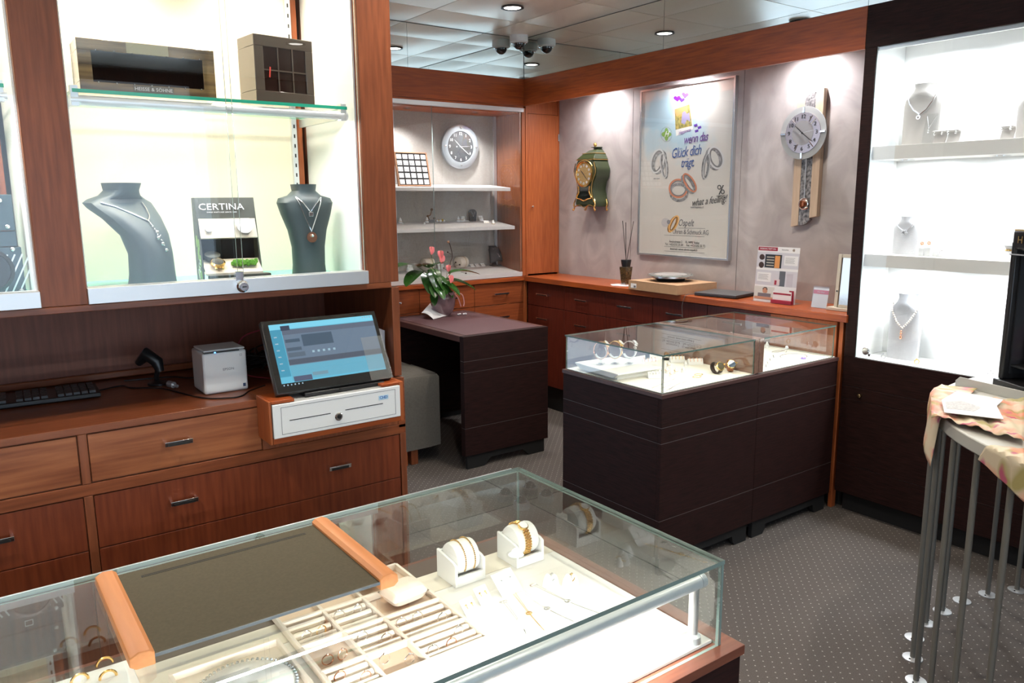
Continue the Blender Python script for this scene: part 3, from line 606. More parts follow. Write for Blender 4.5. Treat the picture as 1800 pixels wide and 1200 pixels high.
# ================================================================== NICHE SHOWCASE AND BACK COUNTER
YN = 4.67
ns = thing('niche_showcase', (2.9, YN, .99), 'cherry framed wall showcase with sliding glass and two grey shelves, in the back wall', 'showcase')
put('back_panel', B().box(1.2, 3.463, YB, YB+.015, .95, 2.2), nicheg, ns); put('side_panel', B().box(3.466, 3.482, 4.675, YB, 1.0, 2.2), wood('brown_veneer', (.26, .09, .04), (.2, .065, .03), 'z', .18, coat=.5), ns)
put('top_board', B().box(1.2, 3.50, 4.70, YB, 2.165, 2.19), cher_x, ns)
put('frame_top', B().box(1.2, 3.5, 4.672, 4.70, 2.2005, 2.2145), cher_x, ns); put('frame_side', B().box(3.483, 3.512, 4.668, 4.70, .99, 2.2), cher_v, ns)
bx('top_track', 1.2, 3.495, 4.660, 4.70, 2.172, 2.1995, alum, ns, .001)
bx('bottom_board', 1.2, 3.482, 4.668, 4.682, .990, 1.021, niches, ns, .001)
def slope(name, x1, y0, y1, z0, z1, th): return put(name, B().prism([(1.2, y0, z0-th), (1.2, y0, z0), (1.2, y1, z1), (1.2, y1, z1-th)], (x1-1.2, 0, 0)), niches, ns, bev=.001)
slope('base_shelf', 3.465, 4.683, YB, 1.022, 1.057, .02); slope('shelf', 3.430, 4.69, YB-.01, 1.361, 1.398, .024); slope('shelf', 3.400, 4.70, YB-.01, 1.638, 1.662, .024)
pane('glass_door', 1.25, 2.745, 4.684, 4.689, 1.024, 2.18, ns, gl_thin, gedge_l); pane('glass_door', 2.735, 3.478, 4.673, 4.678, 1.024, 2.18, ns, gl_thin, gedge_l)
for x in (2.59, 3.45):
    bx('shelf_rail', x-.012, x+.012, 4.962, YB, 1.04, 2.165, alum, ns, 0)
for x in (2.62, 3.16): put('spot_ring', B().lathe([(.03, 0), (.03, -.004), (.022, -.005)], (x, 4.8, 2.164), 20).lathe([(.021, -.004), (1e-5, -.0045)], (x, 4.8, 2.164), 16), [chrome], ns)
def onslope(px, py, z0, z1, y0=4.69, y1=YB):
    z = z0; pb = at('y', YB-.035, px, py)
    for _ in range(8): p = at('z', z, px, py); y = min(max(p.y, y0), y1); z = z0+(z1-z0)*(y-y0)/(y1-y0)
    p = at('z', z, px, py)
    if p.y > YB-.035: return V((pb.x, YB-.035, z0+(z1-z0)*(YB-.035-y0)/(y1-y0)))
    return V((p.x, p.y, z))
# tall door beside the niche
dr = thing('corner_cupboard', (3.67, 4.66, 1.0), 'tall narrow cherry wood cupboard door in the corner beside the niche', 'cupboard')
bx('door', 3.530, 3.815, 4.662, 4.68, 1.0, 2.165, cher_v, dr); put('frame', B().box(3.513, 3.5295, 4.663, 4.70, .99, 2.36).box(3.8155, 3.826, 4.661, 4.70, .99, 2.36).box(3.529, 3.816, 4.67, 4.70, 2.168, 2.36), cher_v, dr)
put('knob', B().lathe([(.004, 0), (.004, -.008), (.009, -.012), (.009, -.018), (.004, -.022)], (3.566, 4.662, 1.50), 16, ax='y'), chrome, dr); put('hinge', B().cyl((3.818, 4.657, 1.98), (3.818, 4.657, 2.03), .005), chrome, dr)
# worktops
tag(put('worktop', B().box(1.2, 3.4995, 4.65, 4.6695, .957, .987).box(1.2, 3.82, 4.6695, 4.99, .957, .987), cher_x, bev=.002), 'cherry wood worktop running under the niche showcase', 'worktop')
tag(put('worktop', B().box(3.485, XW-.001, 2.06, 4.6485, .954, .99), cher_h, bev=.002), 'long cherry wood worktop below the poster wall', 'worktop')
# back drawers
bk = thing('back_drawer_unit', (2.6, 4.66, 0), 'cherry wood drawer unit below the niche, behind the plant', 'cabinet')
bx('carcass', 1.2, 3.50, 4.69, 4.99, .08, .955, cher_v, bk, 0); bx('corner_post', 3.49, 3.52, 4.664, 4.689, .08, .955, cher_v, bk)
XS = [1.70, 2.15, 2.60, 3.05, 3.487]
dwx = wood('cherry_drawer', (.30, .075, .024), (.2, .045, .015), 'x', .3)
for i in range(4):
    for z0, z1, hz in ((.795, .952, .873), (.62, .791, .70), (.1, .616, None)):
        d = bx('drawer', XS[i]+.002, XS[i+1]-.002, 4.668, 4.689, z0, z1, dwx, bk, .001)
        if hz: handle(((XS[i]+XS[i+1])/2+.01, 4.668, hz), d, ln=.13)
bx('plinth', 1.2, 3.50, 4.72, 4.74, 0, .08, blackm, bk, 0)
# right drawers under the poster wall
rd = thing('long_drawer_unit', (3.52, 3.4, 0), 'dark red mahogany drawer unit below the poster wall', 'cabinet')
bx('carcass', 3.54, 3.82, 2.09, 4.66, .19, .953, red_v, rd, 0); bx('plinth', 3.57, 3.6, 2.07, 4.66, 0, .19, blackm, rd, 0)
YS = [4.655, 4.225, 3.797, 3.37, 2.94, 2.51]
for i in range(5):
    for z0, z1, hz in ((.778, .946, .866), (.19, .774, .688)):
        d = bx('drawer', 3.52, 3.539, YS[i+1]+.002, YS[i]-.002, z0, z1, red_v, rd, .001)
        handle((3.52, (YS[i]+YS[i+1])/2+.02, hz), d, 'y', ln=.13)
bx('end_panel', 3.505, 3.54, 2.085, 2.106, 0, .953, cher_v, rd); bx('end_panel', 3.515, 3.54, 2.125, 2.508, .19, .946, cher_v, rd)
# ================================================================== POSTER WALL
XP = XW-.022
po = thing('framed_poster', (XP, 3.41, 1.183), 'large silver framed jewellery poster with purple hearts and rings on the plaster wall', 'poster')
pz0, pz1, py0, py1 = 1.180, 2.247, 3.030, 3.795
put('frame', B().box(XP-.006, XW-.001, py0, py0+.012, pz0, pz1).box(XP-.006, XW-.001, py1-.012, py1, pz0, pz1).box(XP-.006, XW-.001, py0+.012, py1-.012, pz0, pz0+.012).box(XP-.006, XW-.001, py0+.012, py1-.012, pz1-.012, pz1), alu, po, bev=.001)
def poster_mat():
    m = bpy.data.materials.new('poster_print'); m.use_nodes = True; nt = m.node_tree; b = nt.nodes['Principled BSDF']; L = nt.links.new
    ge = _n(nt, 'ShaderNodeTexCoord'); nz = _n(nt, 'ShaderNodeTexNoise'); nz.inputs['Scale'].default_value = 9; nz.inputs['Detail'].default_value = 8; L(ge.outputs['Object'], nz.inputs['Vector'])
    cur = None
    for (yy, zz, rad, k) in ((3.62, 2.07, .17, .8), (3.45, 1.98, .17, .75), (3.68, 1.93, .13, .6), (3.30, 1.93, .12, .6)):
        d = _n(nt, 'ShaderNodeVectorMath', operation='DISTANCE'); d.inputs[1].default_value = (0, yy-3.41, zz-1.183); L(ge.outputs['Object'], d.inputs[0])
        a = _n(nt, 'ShaderNodeMath', operation='MULTIPLY_ADD'); L(nz.outputs['Fac'], a.inputs[0]); a.inputs[1].default_value = .28; L(d.outputs['Value'], a.inputs[2])
        r = _n(nt, 'ShaderNodeMapRange'); r.inputs['From Min'].default_value = rad+.16; r.inputs['From Max'].default_value = rad+.06; r.inputs['To Max'].default_value = k; L(a.outputs[0], r.inputs['Value'])
        if cur is None: cur = r.outputs[0]
        else:
            x = _n(nt, 'ShaderNodeMath', operation='MAXIMUM'); L(cur, x.inputs[0]); L(r.outputs[0], x.inputs[1]); cur = x.outputs[0]
    mx = _n(nt, 'ShaderNodeMix', data_type='RGBA'); L(cur, mx.inputs['Factor']); mx.inputs[6].default_value = (.62, .58, .54, 1); mx.inputs[7].default_value = (.34, .52, .62, 1)
    L(mx.outputs[2], b.inputs['Base Color']); b.inputs['Roughness'].default_value = .6; return m
sheet = put('poster_sheet', B().box(XP+.002, XP+.006, py0+.012, py1-.012, pz0+.012, pz1-.012), poster_mat(), po)
def PQ(px, py, o=0): return at('x', XP-.0008-o, px, py)
lay = [0]
def flat(name, pts, c, parent=po, rough=.6, metal=0, mat=None):
    lay[0] += 1; o = .0001*(lay[0] % 12); b = B()
    ps = [PQ(*p) for p in pts]; return put(name, B().prism([(XP+.0018-o, p.y, p.z) for p in ps], (.0002, 0, 0)), mat or pbr('print_%02d_%02d_%02d' % tuple(int(q*99) for q in c), c, rough, metal), parent)
photo = pbr('photo_print', (.52, .38, .10), .6, c2=(.14, .15, .05), nscale=60)
flat('photo_card', [(1184, 190), (1212.5, 181), (1218, 227), (1188, 239)], (.68, .66, .62)); flat('photo_picture', [(1185.5, 192), (1211.5, 183), (1216, 221), (1187, 228)], (0, 0, 0), mat=photo)
flat('photo_picture', [(1186, 192), (1207, 185), (1209, 196), (1188, 204)], (.75, .3, .12)); flat('printed_figure', [(1197, 216), (1199, 198), (1203, 195), (1207, 200), (1211, 198), (1213, 214), (1207, 210), (1203, 219)], (.30, .26, .42))
def heart(cx, cy, r, c, tilt=0):
    pts = []
    for i in range(26):
        a = 2*PI*i/26; x = 16*math.sin(a)**3/17*r; y = -(13*math.cos(a)-5*math.cos(2*a)-2*math.cos(3*a)-math.cos(4*a))/17*r
        pts.append((cx+x*math.cos(tilt)-y*math.sin(tilt), cy+x*math.sin(tilt)+y*math.cos(tilt)))
    flat('printed_heart', pts, c)
heart(1190, 173, 6.5, (.16, .01, .30), -.1); heart(1198, 175.5, 5.2, (.10, .03, .40), .2); heart(1204, 167, 6.5, (.10, .05, .45), .15)
for a, c in (((1192, 180), (1196, 187)), ((1199, 181), (1200, 187)), ((1204, 173), (1202, 186))): flat('balloon_string', [a, (a[0]+.6, a[1]), (c[0]+.6, c[1]), c], (.2, .15, .35))
for cx, cy in ((1222.5, 220), (1229, 224), (1224, 230)): flat('printed_tag', [(cx-3.3, cy-1), (cx+2.5, cy-3), (cx+3.4, cy+1), (cx-2.4, cy+3.2)], (.11, .03, .33))
pts = []
for i in range(40): a = 2*PI*i/40; r = 7.6+1.9*math.cos(4*a); pts.append((1171+r*math.cos(a)*.92, 236+r*math.sin(a)*1.2))
flat('clover_badge', pts, (.22, .38, .08))
b = B()
for i in range(30):
    a = 2*PI*i/30; p = PQ(1171+9.6*math.cos(a), 236+12.6*math.sin(a)); b.box(XP+.0008, XP+.001, p.y-.0015, p.y+.0015, p.z-.0022, p.z+.0022)
tag(put('badge_lettering', b, pbr('print_olive', (.1, .12, .06), .6), po), kind='stuff')
vio = pbr('print_violet', (.16, .06, .28), .6); blu = pbr('print_blue', (.04, .10, .32), .6); gry = pbr('print_grey', (.16, .15, .16), .6); blk = pbr('print_black', (.03, .03, .035), .6)
def ptext(s, px, py, size, mat, shear=0, sx=1, sp=1, rot=0, nm='poster_lettering'):
    p = PQ(px, py); return text(nm, s, (XP+.0006, p.y, p.z), size, mat, po, 'y', shear=shear, sx=sx, sp=sp, rot=rot)
ptext('wenn das', 1222, 243, .078, vio, .35, .72, .9, .06); ptext('Glück dich', 1205, 267, .088, blu, .35, .72, .9, .06); ptext('trägt.', 1208, 286, .082, blu, .35, .72, .9, .03)
ptext('Happiness', 1203, 231, .030, vio, .3, .8, 1, .16); ptext('H', 1171, 236, .05, paper, .4); ptext('what a feeling!', 1245, 353, .062, blk, .45, .80, .95, .10)
ptext('HAPPINESS', 1267, 345, .020, blk, 0, .7); ptext('www.happiness.ch', 1225, 364, .018, gry, 0, .8); ptext('Ospelt', 1205, 392, .062, gry, .3, .75)
ptext('Uhren & Schmuck AG', 1213, 408, .044, gry, .0, .78, .95); ptext('Aeulestrasse 2     FL-9490 Vaduz', 1202, 425.5, .0205, blk, 0, .92); ptext('Tel. +423/232 25 64     Fax +423/232 25 72', 1203, 430.8, .0205, blk, 0, .92)
ptext('Internet: www.uhren-ospelt.li', 1201, 438.5, .0205, blk, 0, .92); ptext('MIT UNS', 1154, 314, .014, gry)
for a, c in (((1192, 400.5), (1239, 401)), ((1167, 412.6), (1238, 415.5)), ((1167, 432.5), (1238, 436)), ((1167, 440.5), (1238, 444.5))): flat('printed_rule', [a, c, (c[0], c[1]+.7), (a[0], a[1]+.7)], (.2, .2, .2))
def ringp(cx, cy, rx, ry, tilt, w, c1, c2, dep=(4, 2)):
    "printed picture of a ring: broad band, inner face and opening"
    def el(rx, ry, ox=0, oy=0):
        return [(cx+ox+rx*math.cos(a)*math.cos(tilt)-ry*math.sin(a)*math.sin(tilt), cy+oy+rx*math.cos(a)*math.sin(tilt)+ry*math.sin(a)*math.cos(tilt)) for a in [2*PI*i/36 for i in range(36)]]
    def ann(name, o, i, c, mat=None):
        lay[0] += 1; off = .0001*(lay[0] % 12); b = B(); n = len(o); O = [PQ(*p) for p in o]; I = [PQ(*p) for p in i]
        b.add([(XP+.0018-off, p.y, p.z) for p in O]+[(XP+.0018-off, p.y, p.z) for p in I], [(k, (k+1) % n, (k+1) % n+n, k+n) for k in range(n)])
        put(name, b, mat or pbr('print_%02d_%02d_%02d' % tuple(int(q*99) for q in c), c, .5, 0), po, fix=False)
    m1 = pbr('print_band_%d' % int(c1[0]*99), c1, .5, c2=tuple(q*.25 for q in c1), nscale=55)
    ann('printed_ring', el(rx, ry, *dep), el(rx-w*.9, ry-w, *dep), c1, m1); ann('printed_ring', el(rx, ry), el(rx-w*.6, ry-w*.6), c2); ann('printed_ring', el(rx-w*.55, ry-w*.55), el(rx-w, ry-w), tuple(q*.5 for q in c1))
ringp(1155, 283, 12, 22, .25, 5, (.45, .44, .44), (.62, .61, .60)); ringp(1166, 291, 6, 22, -.12, 3, (.40, .39, .40), (.55, .54, .54), (2, 1))
ringp(1258, 277, 14, 21, -.3, 6, (.42, .40, .41), (.60, .58, .58), (-4, 2)); ringp(1242, 292, 6, 23, .12, 3, (.38, .37, .38), (.5, .5, .5), (-3, 1))
ringp(1192, 331, 17, 17, .35, 5, (.42, .40, .42), (.62, .22, .12), (1, 7)); ringp(1212, 321, 9, 19, -.55, 4.5, (.38, .37, .40), (.62, .22, .12), (-3, 3))
ringp(1184, 393, 7, 16, .45, 4.5, (.62, .30, .08), (.75, .42, .15), (-2, 1)); flat('printed_gem', [(1169+7*math.cos(a), 391+8*math.sin(a)) for a in [PI/6*i for i in range(12)]], (.50, .47, .48))
flat('printed_gem', [(1175+3.2*math.cos(a), 390+4*math.sin(a)) for a in [PI/6*i for i in range(12)]], (.22, .22, .25))
pe = [(1267+6*math.cos(a), 332+8*math.sin(a)) for a in [PI/12*i for i in range(24)]]
ringp(1264, 329, 3.6, 4.2, 0, 1.6, (.1, .1, .1), (.08, .08, .08), (0, 0)); ringp(1270, 337, 3.6, 4.2, 0, 1.6, (.1, .1, .1), (.08, .08, .08), (0, 0)); flat('printed_stroke', [(1270, 325), (1272, 325.5), (1264.5, 342), (1262.5, 341.5)], (.05, .05, .05))
pane('glazing', XP-.004, XP-.002, py0+.012, py1-.012, pz0+.012, pz1-.012, po, gl_thin, gedge_l)
# ---- antique green bracket clock
gc = thing('bracket_clock', (3.72, 4.22, 1.49), 'green and gold antique bracket clock hanging on the plaster wall left of the poster', 'clock')
gg = pbr('green_lacquer', (.040, .055, .020), .3, c2=(.026, .036, .014), nscale=8, coat=.4)
gM = Matrix.Translation((3.71, 4.212, 1.50))      # local: x = across (towards -y world), y = away from the wall ... built in world axes
def loop(z): # half width of the waisted body
    z = z*1.107
    pts = [(0, .098), (.03, .103), (.08, .085), (.13, .072), (.18, .082), (.23, .108), (.28, .116), (.33, .098), (.352, .082)]
    for i in range(len(pts)-1):
        if pts[i][0] <= z <= pts[i+1][0]:
            k = (z-pts[i][0])/(pts[i+1][0]-pts[i][0]); k = k*k*(3-2*k); return pts[i][1]*(1-k)+pts[i+1][1]*k
    return pts[-1][1]
CY = 4.212
def slab(x0, x1, zs, wf, y0=CY):
    b = B(); n = len(zs); vs = []
    for z in zs:
        w = wf(z)
        for x in (x0, x1):
            for s in (-1, 1): vs.append((x, y0+s*w, 1.50+z))
    fs = []
    for i in range(n-1):
        a = i*4; c = a+4; fs += [(a, a+1, c+1, c), (a+2, a+3, c+3, c+2), (a, a+2, c+2, c), (a+1, a+3, c+3, c+1)]
    fs += [(0, 1, 3, 2), ((n-1)*4, (n-1)*4+1, (n-1)*4+3, (n-1)*4+2)]; return b.add(vs, fs)
ZZ = [.318*i/22 for i in range(23)]
put('case', slab(3.70, XW-.002, ZZ, loop), gg, gc, bev=.003); put('front_board', slab(3.688, 3.699, ZZ[1:], lambda z: loop(z)-.012), gg, gc)
def cap(z): return {0: .085, 1: .088, 2: .066, 3: .052, 4: .050, 5: .022, 6: .018, 7: .03}[z]
hood = [(.318, .088), (.328, .090), (.362, .066), (.366, .062), (.369, .058), (.390, .040), (.398, .022), (.404, .022), (.408, .034), (.412, .034)]
b = B(); vs = []
for z, w in hood:
    xx = .5*(XW-.002-3.69); cx = XW-.002-w*.72
    for (x, y) in ((max(3.688, XW-.004-w*1.45), CY-w), (XW-.002, CY-w), (XW-.002, CY+w), (max(3.688, XW-.004-w*1.45), CY+w)): vs.append((x, y, 1.50+z))
n = len(hood); b.add(vs, [(i*4+k, i*4+(k+1) % 4, (i+1)*4+(k+1) % 4, (i+1)*4+k) for i in range(n-1) for k in range(4)]+[(0, 1, 2, 3), tuple((n-1)*4+k for k in range(4))])
put('hood', b, gg, gc, bev=.002)
gm = B()
for z, w in ((.322, .091), (.366, .066)): x0 = max(3.686, XW-.006-w*1.47); gm.tube([(XW-.004, CY-w, 1.5+z), (x0, CY-w, 1.5+z), (x0, CY+w, 1.5+z), (XW-.004, CY+w, 1.5+z)], .0026, 6)
put('gilt_moulding', gm, gold, gc); put('finial', B().ball((3.785, CY, 1.5+.427), .013, 14, sz=1.15).cyl((3.785, CY, 1.5+.41), (3.785, CY, 1.5+.42), .007), gold, gc)
dcz = 1.50+.222
put('dial', B().lathe([(.078, 0), (1e-5, -.003)], (3.684, CY, dcz), 32, ax='x'), pbr('clock_dial_gold', (.62, .42, .18), .4, .6, noise=.3, nscale=200), gc); put('bezel', B().lathe([(.088, .006), (.088, -.006), (.080, -.010), (.076, -.002)], (3.686, CY, dcz), 36, ax='x'), gold, gc)
put('chapter_plaques', (lambda b: [b.lathe([(.0085, 0), (.0085, -.002), (1e-5, -.003)], (3.681, CY-.062*math.sin(2*PI*i/12), dcz+.062*math.cos(2*PI*i/12)), 10, ax='x') for i in range(12)] and b)(B()), paper, gc)
for i, s in enumerate(['XII', 'I', 'II', 'III', 'IV', 'V', 'VI', 'VII', 'VIII', 'IX', 'X', 'XI']): a = 2*PI*i/12; text('numeral', s, (3.6775, CY-.062*math.sin(a), dcz+.062*math.cos(a)), .010, blk, gc, 'y')
def hand(name, c, a, l, w, mat, parent, fx=True, x=0):
    # angle a clockwise from twelve, on a face looking to -x (fx) or -y
    d = V((0, -math.sin(a), math.cos(a))) if fx else V((math.sin(a), 0, math.cos(a))); s = V((0, -math.cos(a), -math.sin(a))) if fx else V((math.cos(a), 0, -math.sin(a)))
    c = V(c); p = [c-d*l*.18+s*w, c+d*l*.6+s*w, c+d*l, c+d*l*.6-s*w, c-d*l*.18-s*w]; put(name, B().prism(p, (.0008, 0, 0) if fx else (0, .0008, 0)), mat, parent)
hand('hour_hand', (3.678, CY, dcz), math.radians(312), .045, .003, blk, gc); hand('minute_hand', (3.677, CY, dcz), math.radians(135), .06, .0025, blk, gc)
win = [(.125, .06), (.10, .055), (.075, .068), (.06, .07), (.05, .035), (.046, 0)]
wp = [(3.6865, CY+w, 1.5+z) for z, w in win]+[(3.6865, CY-w, 1.5+z) for z, w in win[::-1][1:]]
put('pendulum_window', B().prism(wp, (.001, 0, 0)), pbr('dark_glass', (.006, .01, .009), .05, coat=1), gc)
put('gilt_swag', B().tube(smooth_pts([(3.684, CY+.06, 1.5+.14), (3.684, CY+.055, 1.5+.10), (3.684, CY+.078, 1.5+.062), (3.684, CY+.04, 1.5+.052), (3.684, CY, 1.5+.040), (3.684, CY-.04, 1.5+.052), (3.684, CY-.078, 1.5+.062), (3.684, CY-.055, 1.5+.10), (3.684, CY-.06, 1.5+.14)]), .0048, 8), gold, gc)
put('gilt_edge', B().tube(smooth_pts([(3.688, CY+s_*(loop(z)-.002), 1.5+z) for s_, z in [(1, .30), (1, .24), (1, .17), (1, .1), (1, .03)]]), .003, 6).tube(smooth_pts([(3.688, CY-(loop(z)-.002), 1.5+z) for z in (.30, .24, .17, .1, .03)]), .003, 6).tube(smooth_pts([(3.685, CY-.085, 1.5+.275), (3.685, CY-.05, 1.5+.306), (3.685, CY, 1.5+.317), (3.685, CY+.05, 1.5+.306), (3.685, CY+.085, 1.5+.275)]), .0035, 6).tube(smooth_pts([(3.69, CY+.1, 1.5+.0), (3.69, CY+.05, 1.5+.012), (3.69, CY, 1.5-.006), (3.69, CY-.05, 1.5+.012), (3.69, CY-.1, 1.5)]), .004, 6), gold, gc)
for x, y in ((3.692, CY+.1), (3.692, CY-.1), (3.805, CY+.1), (3.805, CY-.1)):
    sg = 1 if y > CY else -1; put('foot', B().tube(smooth_pts([(x, y, 1.5+.05), (x-.004, y+sg*.012, 1.5+.015), (x-.004, y+sg*.004, 1.5-.01), (x-.006, y+sg*.014, 1.5-.022)]), [.004]*6+[.0055]*6+[.004]*6+[.007], 8).ball((x-.006, y+sg*.014, 1.5-.022), .009, 10), gold, gc)
put('painted_flower', B().lathe([(.010, 0), (1e-5, -.001)], (0, 0, 0), 8, M=Matrix.Translation((3.765, CY-.108-.0, 1.5+.23)) @ Matrix.Rotation(PI/2, 4, 'X')), pbr('dusty_rose', (.3, .14, .1), .6), gc)
# ---- pendulum wall clock
pc = thing('pendulum_clock', (XW, 2.54, 1.39), 'modern wall clock with round silver glass face on a maple and stone strip', 'clock')
map_ = wood('maple', (.62, .47, .34), (.52, .38, .27), 'z', .4); ston = pbr('black_grey_stone', (.36, .34, .34), .4, c2=(.03, .028, .03), nscale=75)
x0 = XW-.03
put('left_strip', B().prism([(x0, y, z) for y, z in ((2.612, 1.392), (2.612, 2.05), (2.568, 2.065), (2.568, 1.402))], (.027, 0, 0)), map_, pc, bev=.001)
put('stone_strip', B().prism([(x0+.002, y, z) for y, z in ([(2.567, 1.402), (2.567, 2.065), (2.55, 2.082), (2.52, 2.094), (2.50, 2.097), (2.50, 1.432), (2.52, 1.412), (2.545, 1.402)])], (.024, 0, 0)), ston, pc)
put('right_strip', B().prism([(x0-.004, y, z) for y, z in ((2.499, 1.442), (2.499, 2.10), (2.455, 2.112), (2.455, 1.452))], (.031, 0, 0)), map_, pc, bev=.001)
c = V((XW-.065, 2.541, 1.888))
put('glass_disc', B().lathe([(.137, 0), (.137, -.005), (1e-5, -.005)], c, 48, ax='x'), pbr('frosted_glass_disc', (.40, .41, .41), .3), pc)
put('dial_ring', B().lathe([(.105, -.0052), (.105, -.009), (.062, -.009)], c, 48, ax='x'), pbr('pink_silver', (.42, .33, .32), .22, .8), pc); put('inner_dial', B().lathe([(.064, -.0092), (.064, -.010), (1e-5, -.010)], c, 40, ax='x'), pbr('warm_grey_dial', (.36, .34, .34), .4, .3), pc)
for i in range(1, 13):
    a = 2*PI*i/12; text('numeral', str(i), (c.x-.0115, c.y-.083*math.sin(a), c.z+.083*math.cos(a)), .030, blk, pc, 'y')
for a in (32, 48, 138, 205, 318): d = V((0, -math.sin(math.radians(a)), math.cos(math.radians(a)))); put('marker_bar', B().tube([c+d*.066+V((-.0115, 0, 0)), c+d*.10+V((-.0115, 0, 0))], .0016, 4), chrome, pc)
hand('hour_hand', (c.x-.014, c.y, c.z), math.radians(311), .066, .0024, blk, pc); hand('minute_hand', (c.x-.0145, c.y, c.z), math.radians(128), .088, .0022, blk, pc); hand('second_hand', (c.x-.0150, c.y, c.z), math.radians(82), .09, .0007, alum, pc)
put('hub', B().ball((c.x-.015, c.y, c.z), .005), black, pc)
for a in (0, 90, 180, 270): d = V((0, -math.sin(math.radians(a)), math.cos(math.radians(a)))); put('clip', B().box(-.014, .006, -.006, .006, -.016, .016, M=Matrix.Translation(c+d*.118) @ Matrix.Rotation(math.radians(a)*1, 4, 'X')), chrome, pc, bev=.002)
put('mounting_post', B().cyl((c.x, c.y, c.z), (XW-.03, c.y, c.z), .03), alum, pc)
put('pendulum_rod', B().cyl((XW-.038, 2.533, 1.76), (XW-.038, 2.533, 1.54), .0028), alum, pc)
put('pendulum_bob', B().lathe([(1e-5, .006), (.030, .004), (.033, 0), (.030, -.005), (.02, -.010), (1e-5, -.012)], (XW-.04, 2.533, 1.517), 28, ax='x'), chrome, pc); put('bob_band', B().lathe([(.024, -.0085), (.012, -.0125), (1e-5, -.0128)], (XW-.04, 2.533, 1.517), 24, ax='x'), pbr('copper_band', (.35, .10, .04), .2, .8), pc)

# ================================================================== THINGS ON THE LONG WORKTOP
ZT = .9905
bM = Matrix.Translation((3.665, 3.395, ZT)) @ Matrix.Rotation(math.radians(0), 4, 'Z')
cb = thing('cardboard_box', (0, 0, 0), 'flat brown cardboard box on the worktop below the poster', 'box')
q0, q1 = (3.478, 3.54), (3.478, 3.118)
cb.matrix_world = WM[cb] = Matrix.Translation((3.64, 3.33, ZT))
poly = [(3.470, 3.535), (3.455, 3.115), (3.785, 3.095), (3.80, 3.515)]
put('body', B().prism([(x, y, ZT) for x, y in poly], (0, 0, .058)), cardb, cb, bev=.002)
put('lid_edge', B().prism([(x+(-.0006 if k in (0, 1) else 0), y+(.0 if k in (0, 3) else -.0006), ZT+.0562) for k, (x, y) in enumerate(poly)], (0, 0, .0008)), pbr('dark_seam', (.10, .06, .035), .8), cb)
put('white_label', B().prism([(3.4692, 3.512, ZT+.012), (3.4675, 3.462, ZT+.012), (3.4675, 3.462, ZT+.040), (3.4692, 3.512, ZT+.040)], (-.0008, 0, 0)), paper, cb)
put('label_print', B().prism([(3.4670, 3.485, ZT+.016), (3.4664, 3.467, ZT+.016), (3.4664, 3.467, ZT+.028), (3.4670, 3.485, ZT+.028)], (-.0008, 0, 0)), gry, cb)
dp = thing('glass_wall_clock', (3.63, 3.33, 1.05), 'round glass edged silver clock lying face up on the cardboard box', 'clock', M=Matrix.Translation((3.635, 3.335, 1.0495)))
put('back_housing', B().lathe([(.085, 0), (.09, .012), (.112, .02), (1e-5, .02)], seg=36), black, dp, world=False); put('metal_ring', B().lathe([(.112, .018), (.118, .022), (.118, .032), (1e-5, .034)], seg=40), alu, dp, world=False)
put('glass_disc', B().lathe([(.142, .034), (.142, .040), (1e-5, .040)], seg=44), pbr('grey_green_glass', (.34, .40, .39), .08, coat=1), dp, world=False); put('inner_dial', B().lathe([(.10, .0402), (.095, .0415), (1e-5, .0405)], seg=36), pbr('dial_silver', (.5, .48, .46), .3, .4), dp, world=False)
for i in range(6): a = PI/3*i+.3; put('clip', B().ball((.125*math.cos(a), .125*math.sin(a), .041), .006, 8, sz=.5), chrome, dp, world=False)
# reed diffuser
rf = thing('reed_diffuser', (3.61, 3.70, ZT), 'black and gold patterned reed diffuser with three dark sticks', 'diffuser', M=Matrix.Translation((3.615, 3.708, ZT)))
put('bottle', B().lathe([(.030, .003), (.043, .115), (.043, .122), (.030, .124)], seg=4, M=Matrix.Rotation(PI/4, 4, 'Z'), smooth=False), pbr('leopard_glass', (.12, .08, .03), .15, c2=(.015, .012, .012), nscale=130, coat=1), rf, world=False, bev=.002)
put('foot', B().lathe([(.031, 0), (.031, .008)], seg=4, M=Matrix.Rotation(PI/4, 4, 'Z'), smooth=False), chrome, rf, world=False); put('cap', B().lathe([(.028, .125), (.034, .16), (.034, .168), (.02, .168)], seg=28), black, rf, world=False)
for d, e in ((.055, .02), (.0, -.01), (-.055, .0)): put('reed', B().tube([(e*.2, d*.08, .16), (e, d*1.1, .418 if d else .41)], .0021, 6), black, rf, world=False)
tag(put('lace_doily', B().prism([(3.60+.062*math.cos(a)*(1+.08*math.sin(5*a)), 3.728+.085*math.sin(a)*(1+.08*math.cos(6*a)), ZT-.0003) for a in [2*PI*i/30 for i in range(30)]], (0, 0, .0015)), pbr('white_lace', (.72, .68, .70), .8)), 'small white lace mat under the reed diffuser', 'mat')
# laptop
lp = thing('laptop', (3.67, 2.93, ZT), 'closed grey laptop on the worktop right of the cardboard box', 'laptop', M=Matrix.Translation((3.665, 2.935, ZT)) @ Matrix.Rotation(math.radians(9), 4, 'Z'))
put('base', B().box(-.115, .115, -.135, .135, .002, .014), black, lp, world=False, bev=.003); put('lid', B().box(-.115, .115, -.135, .135, .0145, .021), pbr('slate_lid', (.10, .11, .12), .3, .3), lp, world=False, bev=.002)
tag(put('charging_cable', B().tube(smooth_pts([(3.555, 3.05, .998), (3.50, 3.07, .997), (3.478, 3.075, .985), (3.474, 3.09, .93), (3.476, 3.085, .86)]), .0018, 6), pbr('grey_cable', (.12, .12, .12), .5)), 'thin grey cable hanging from the laptop over the worktop edge', 'cable')
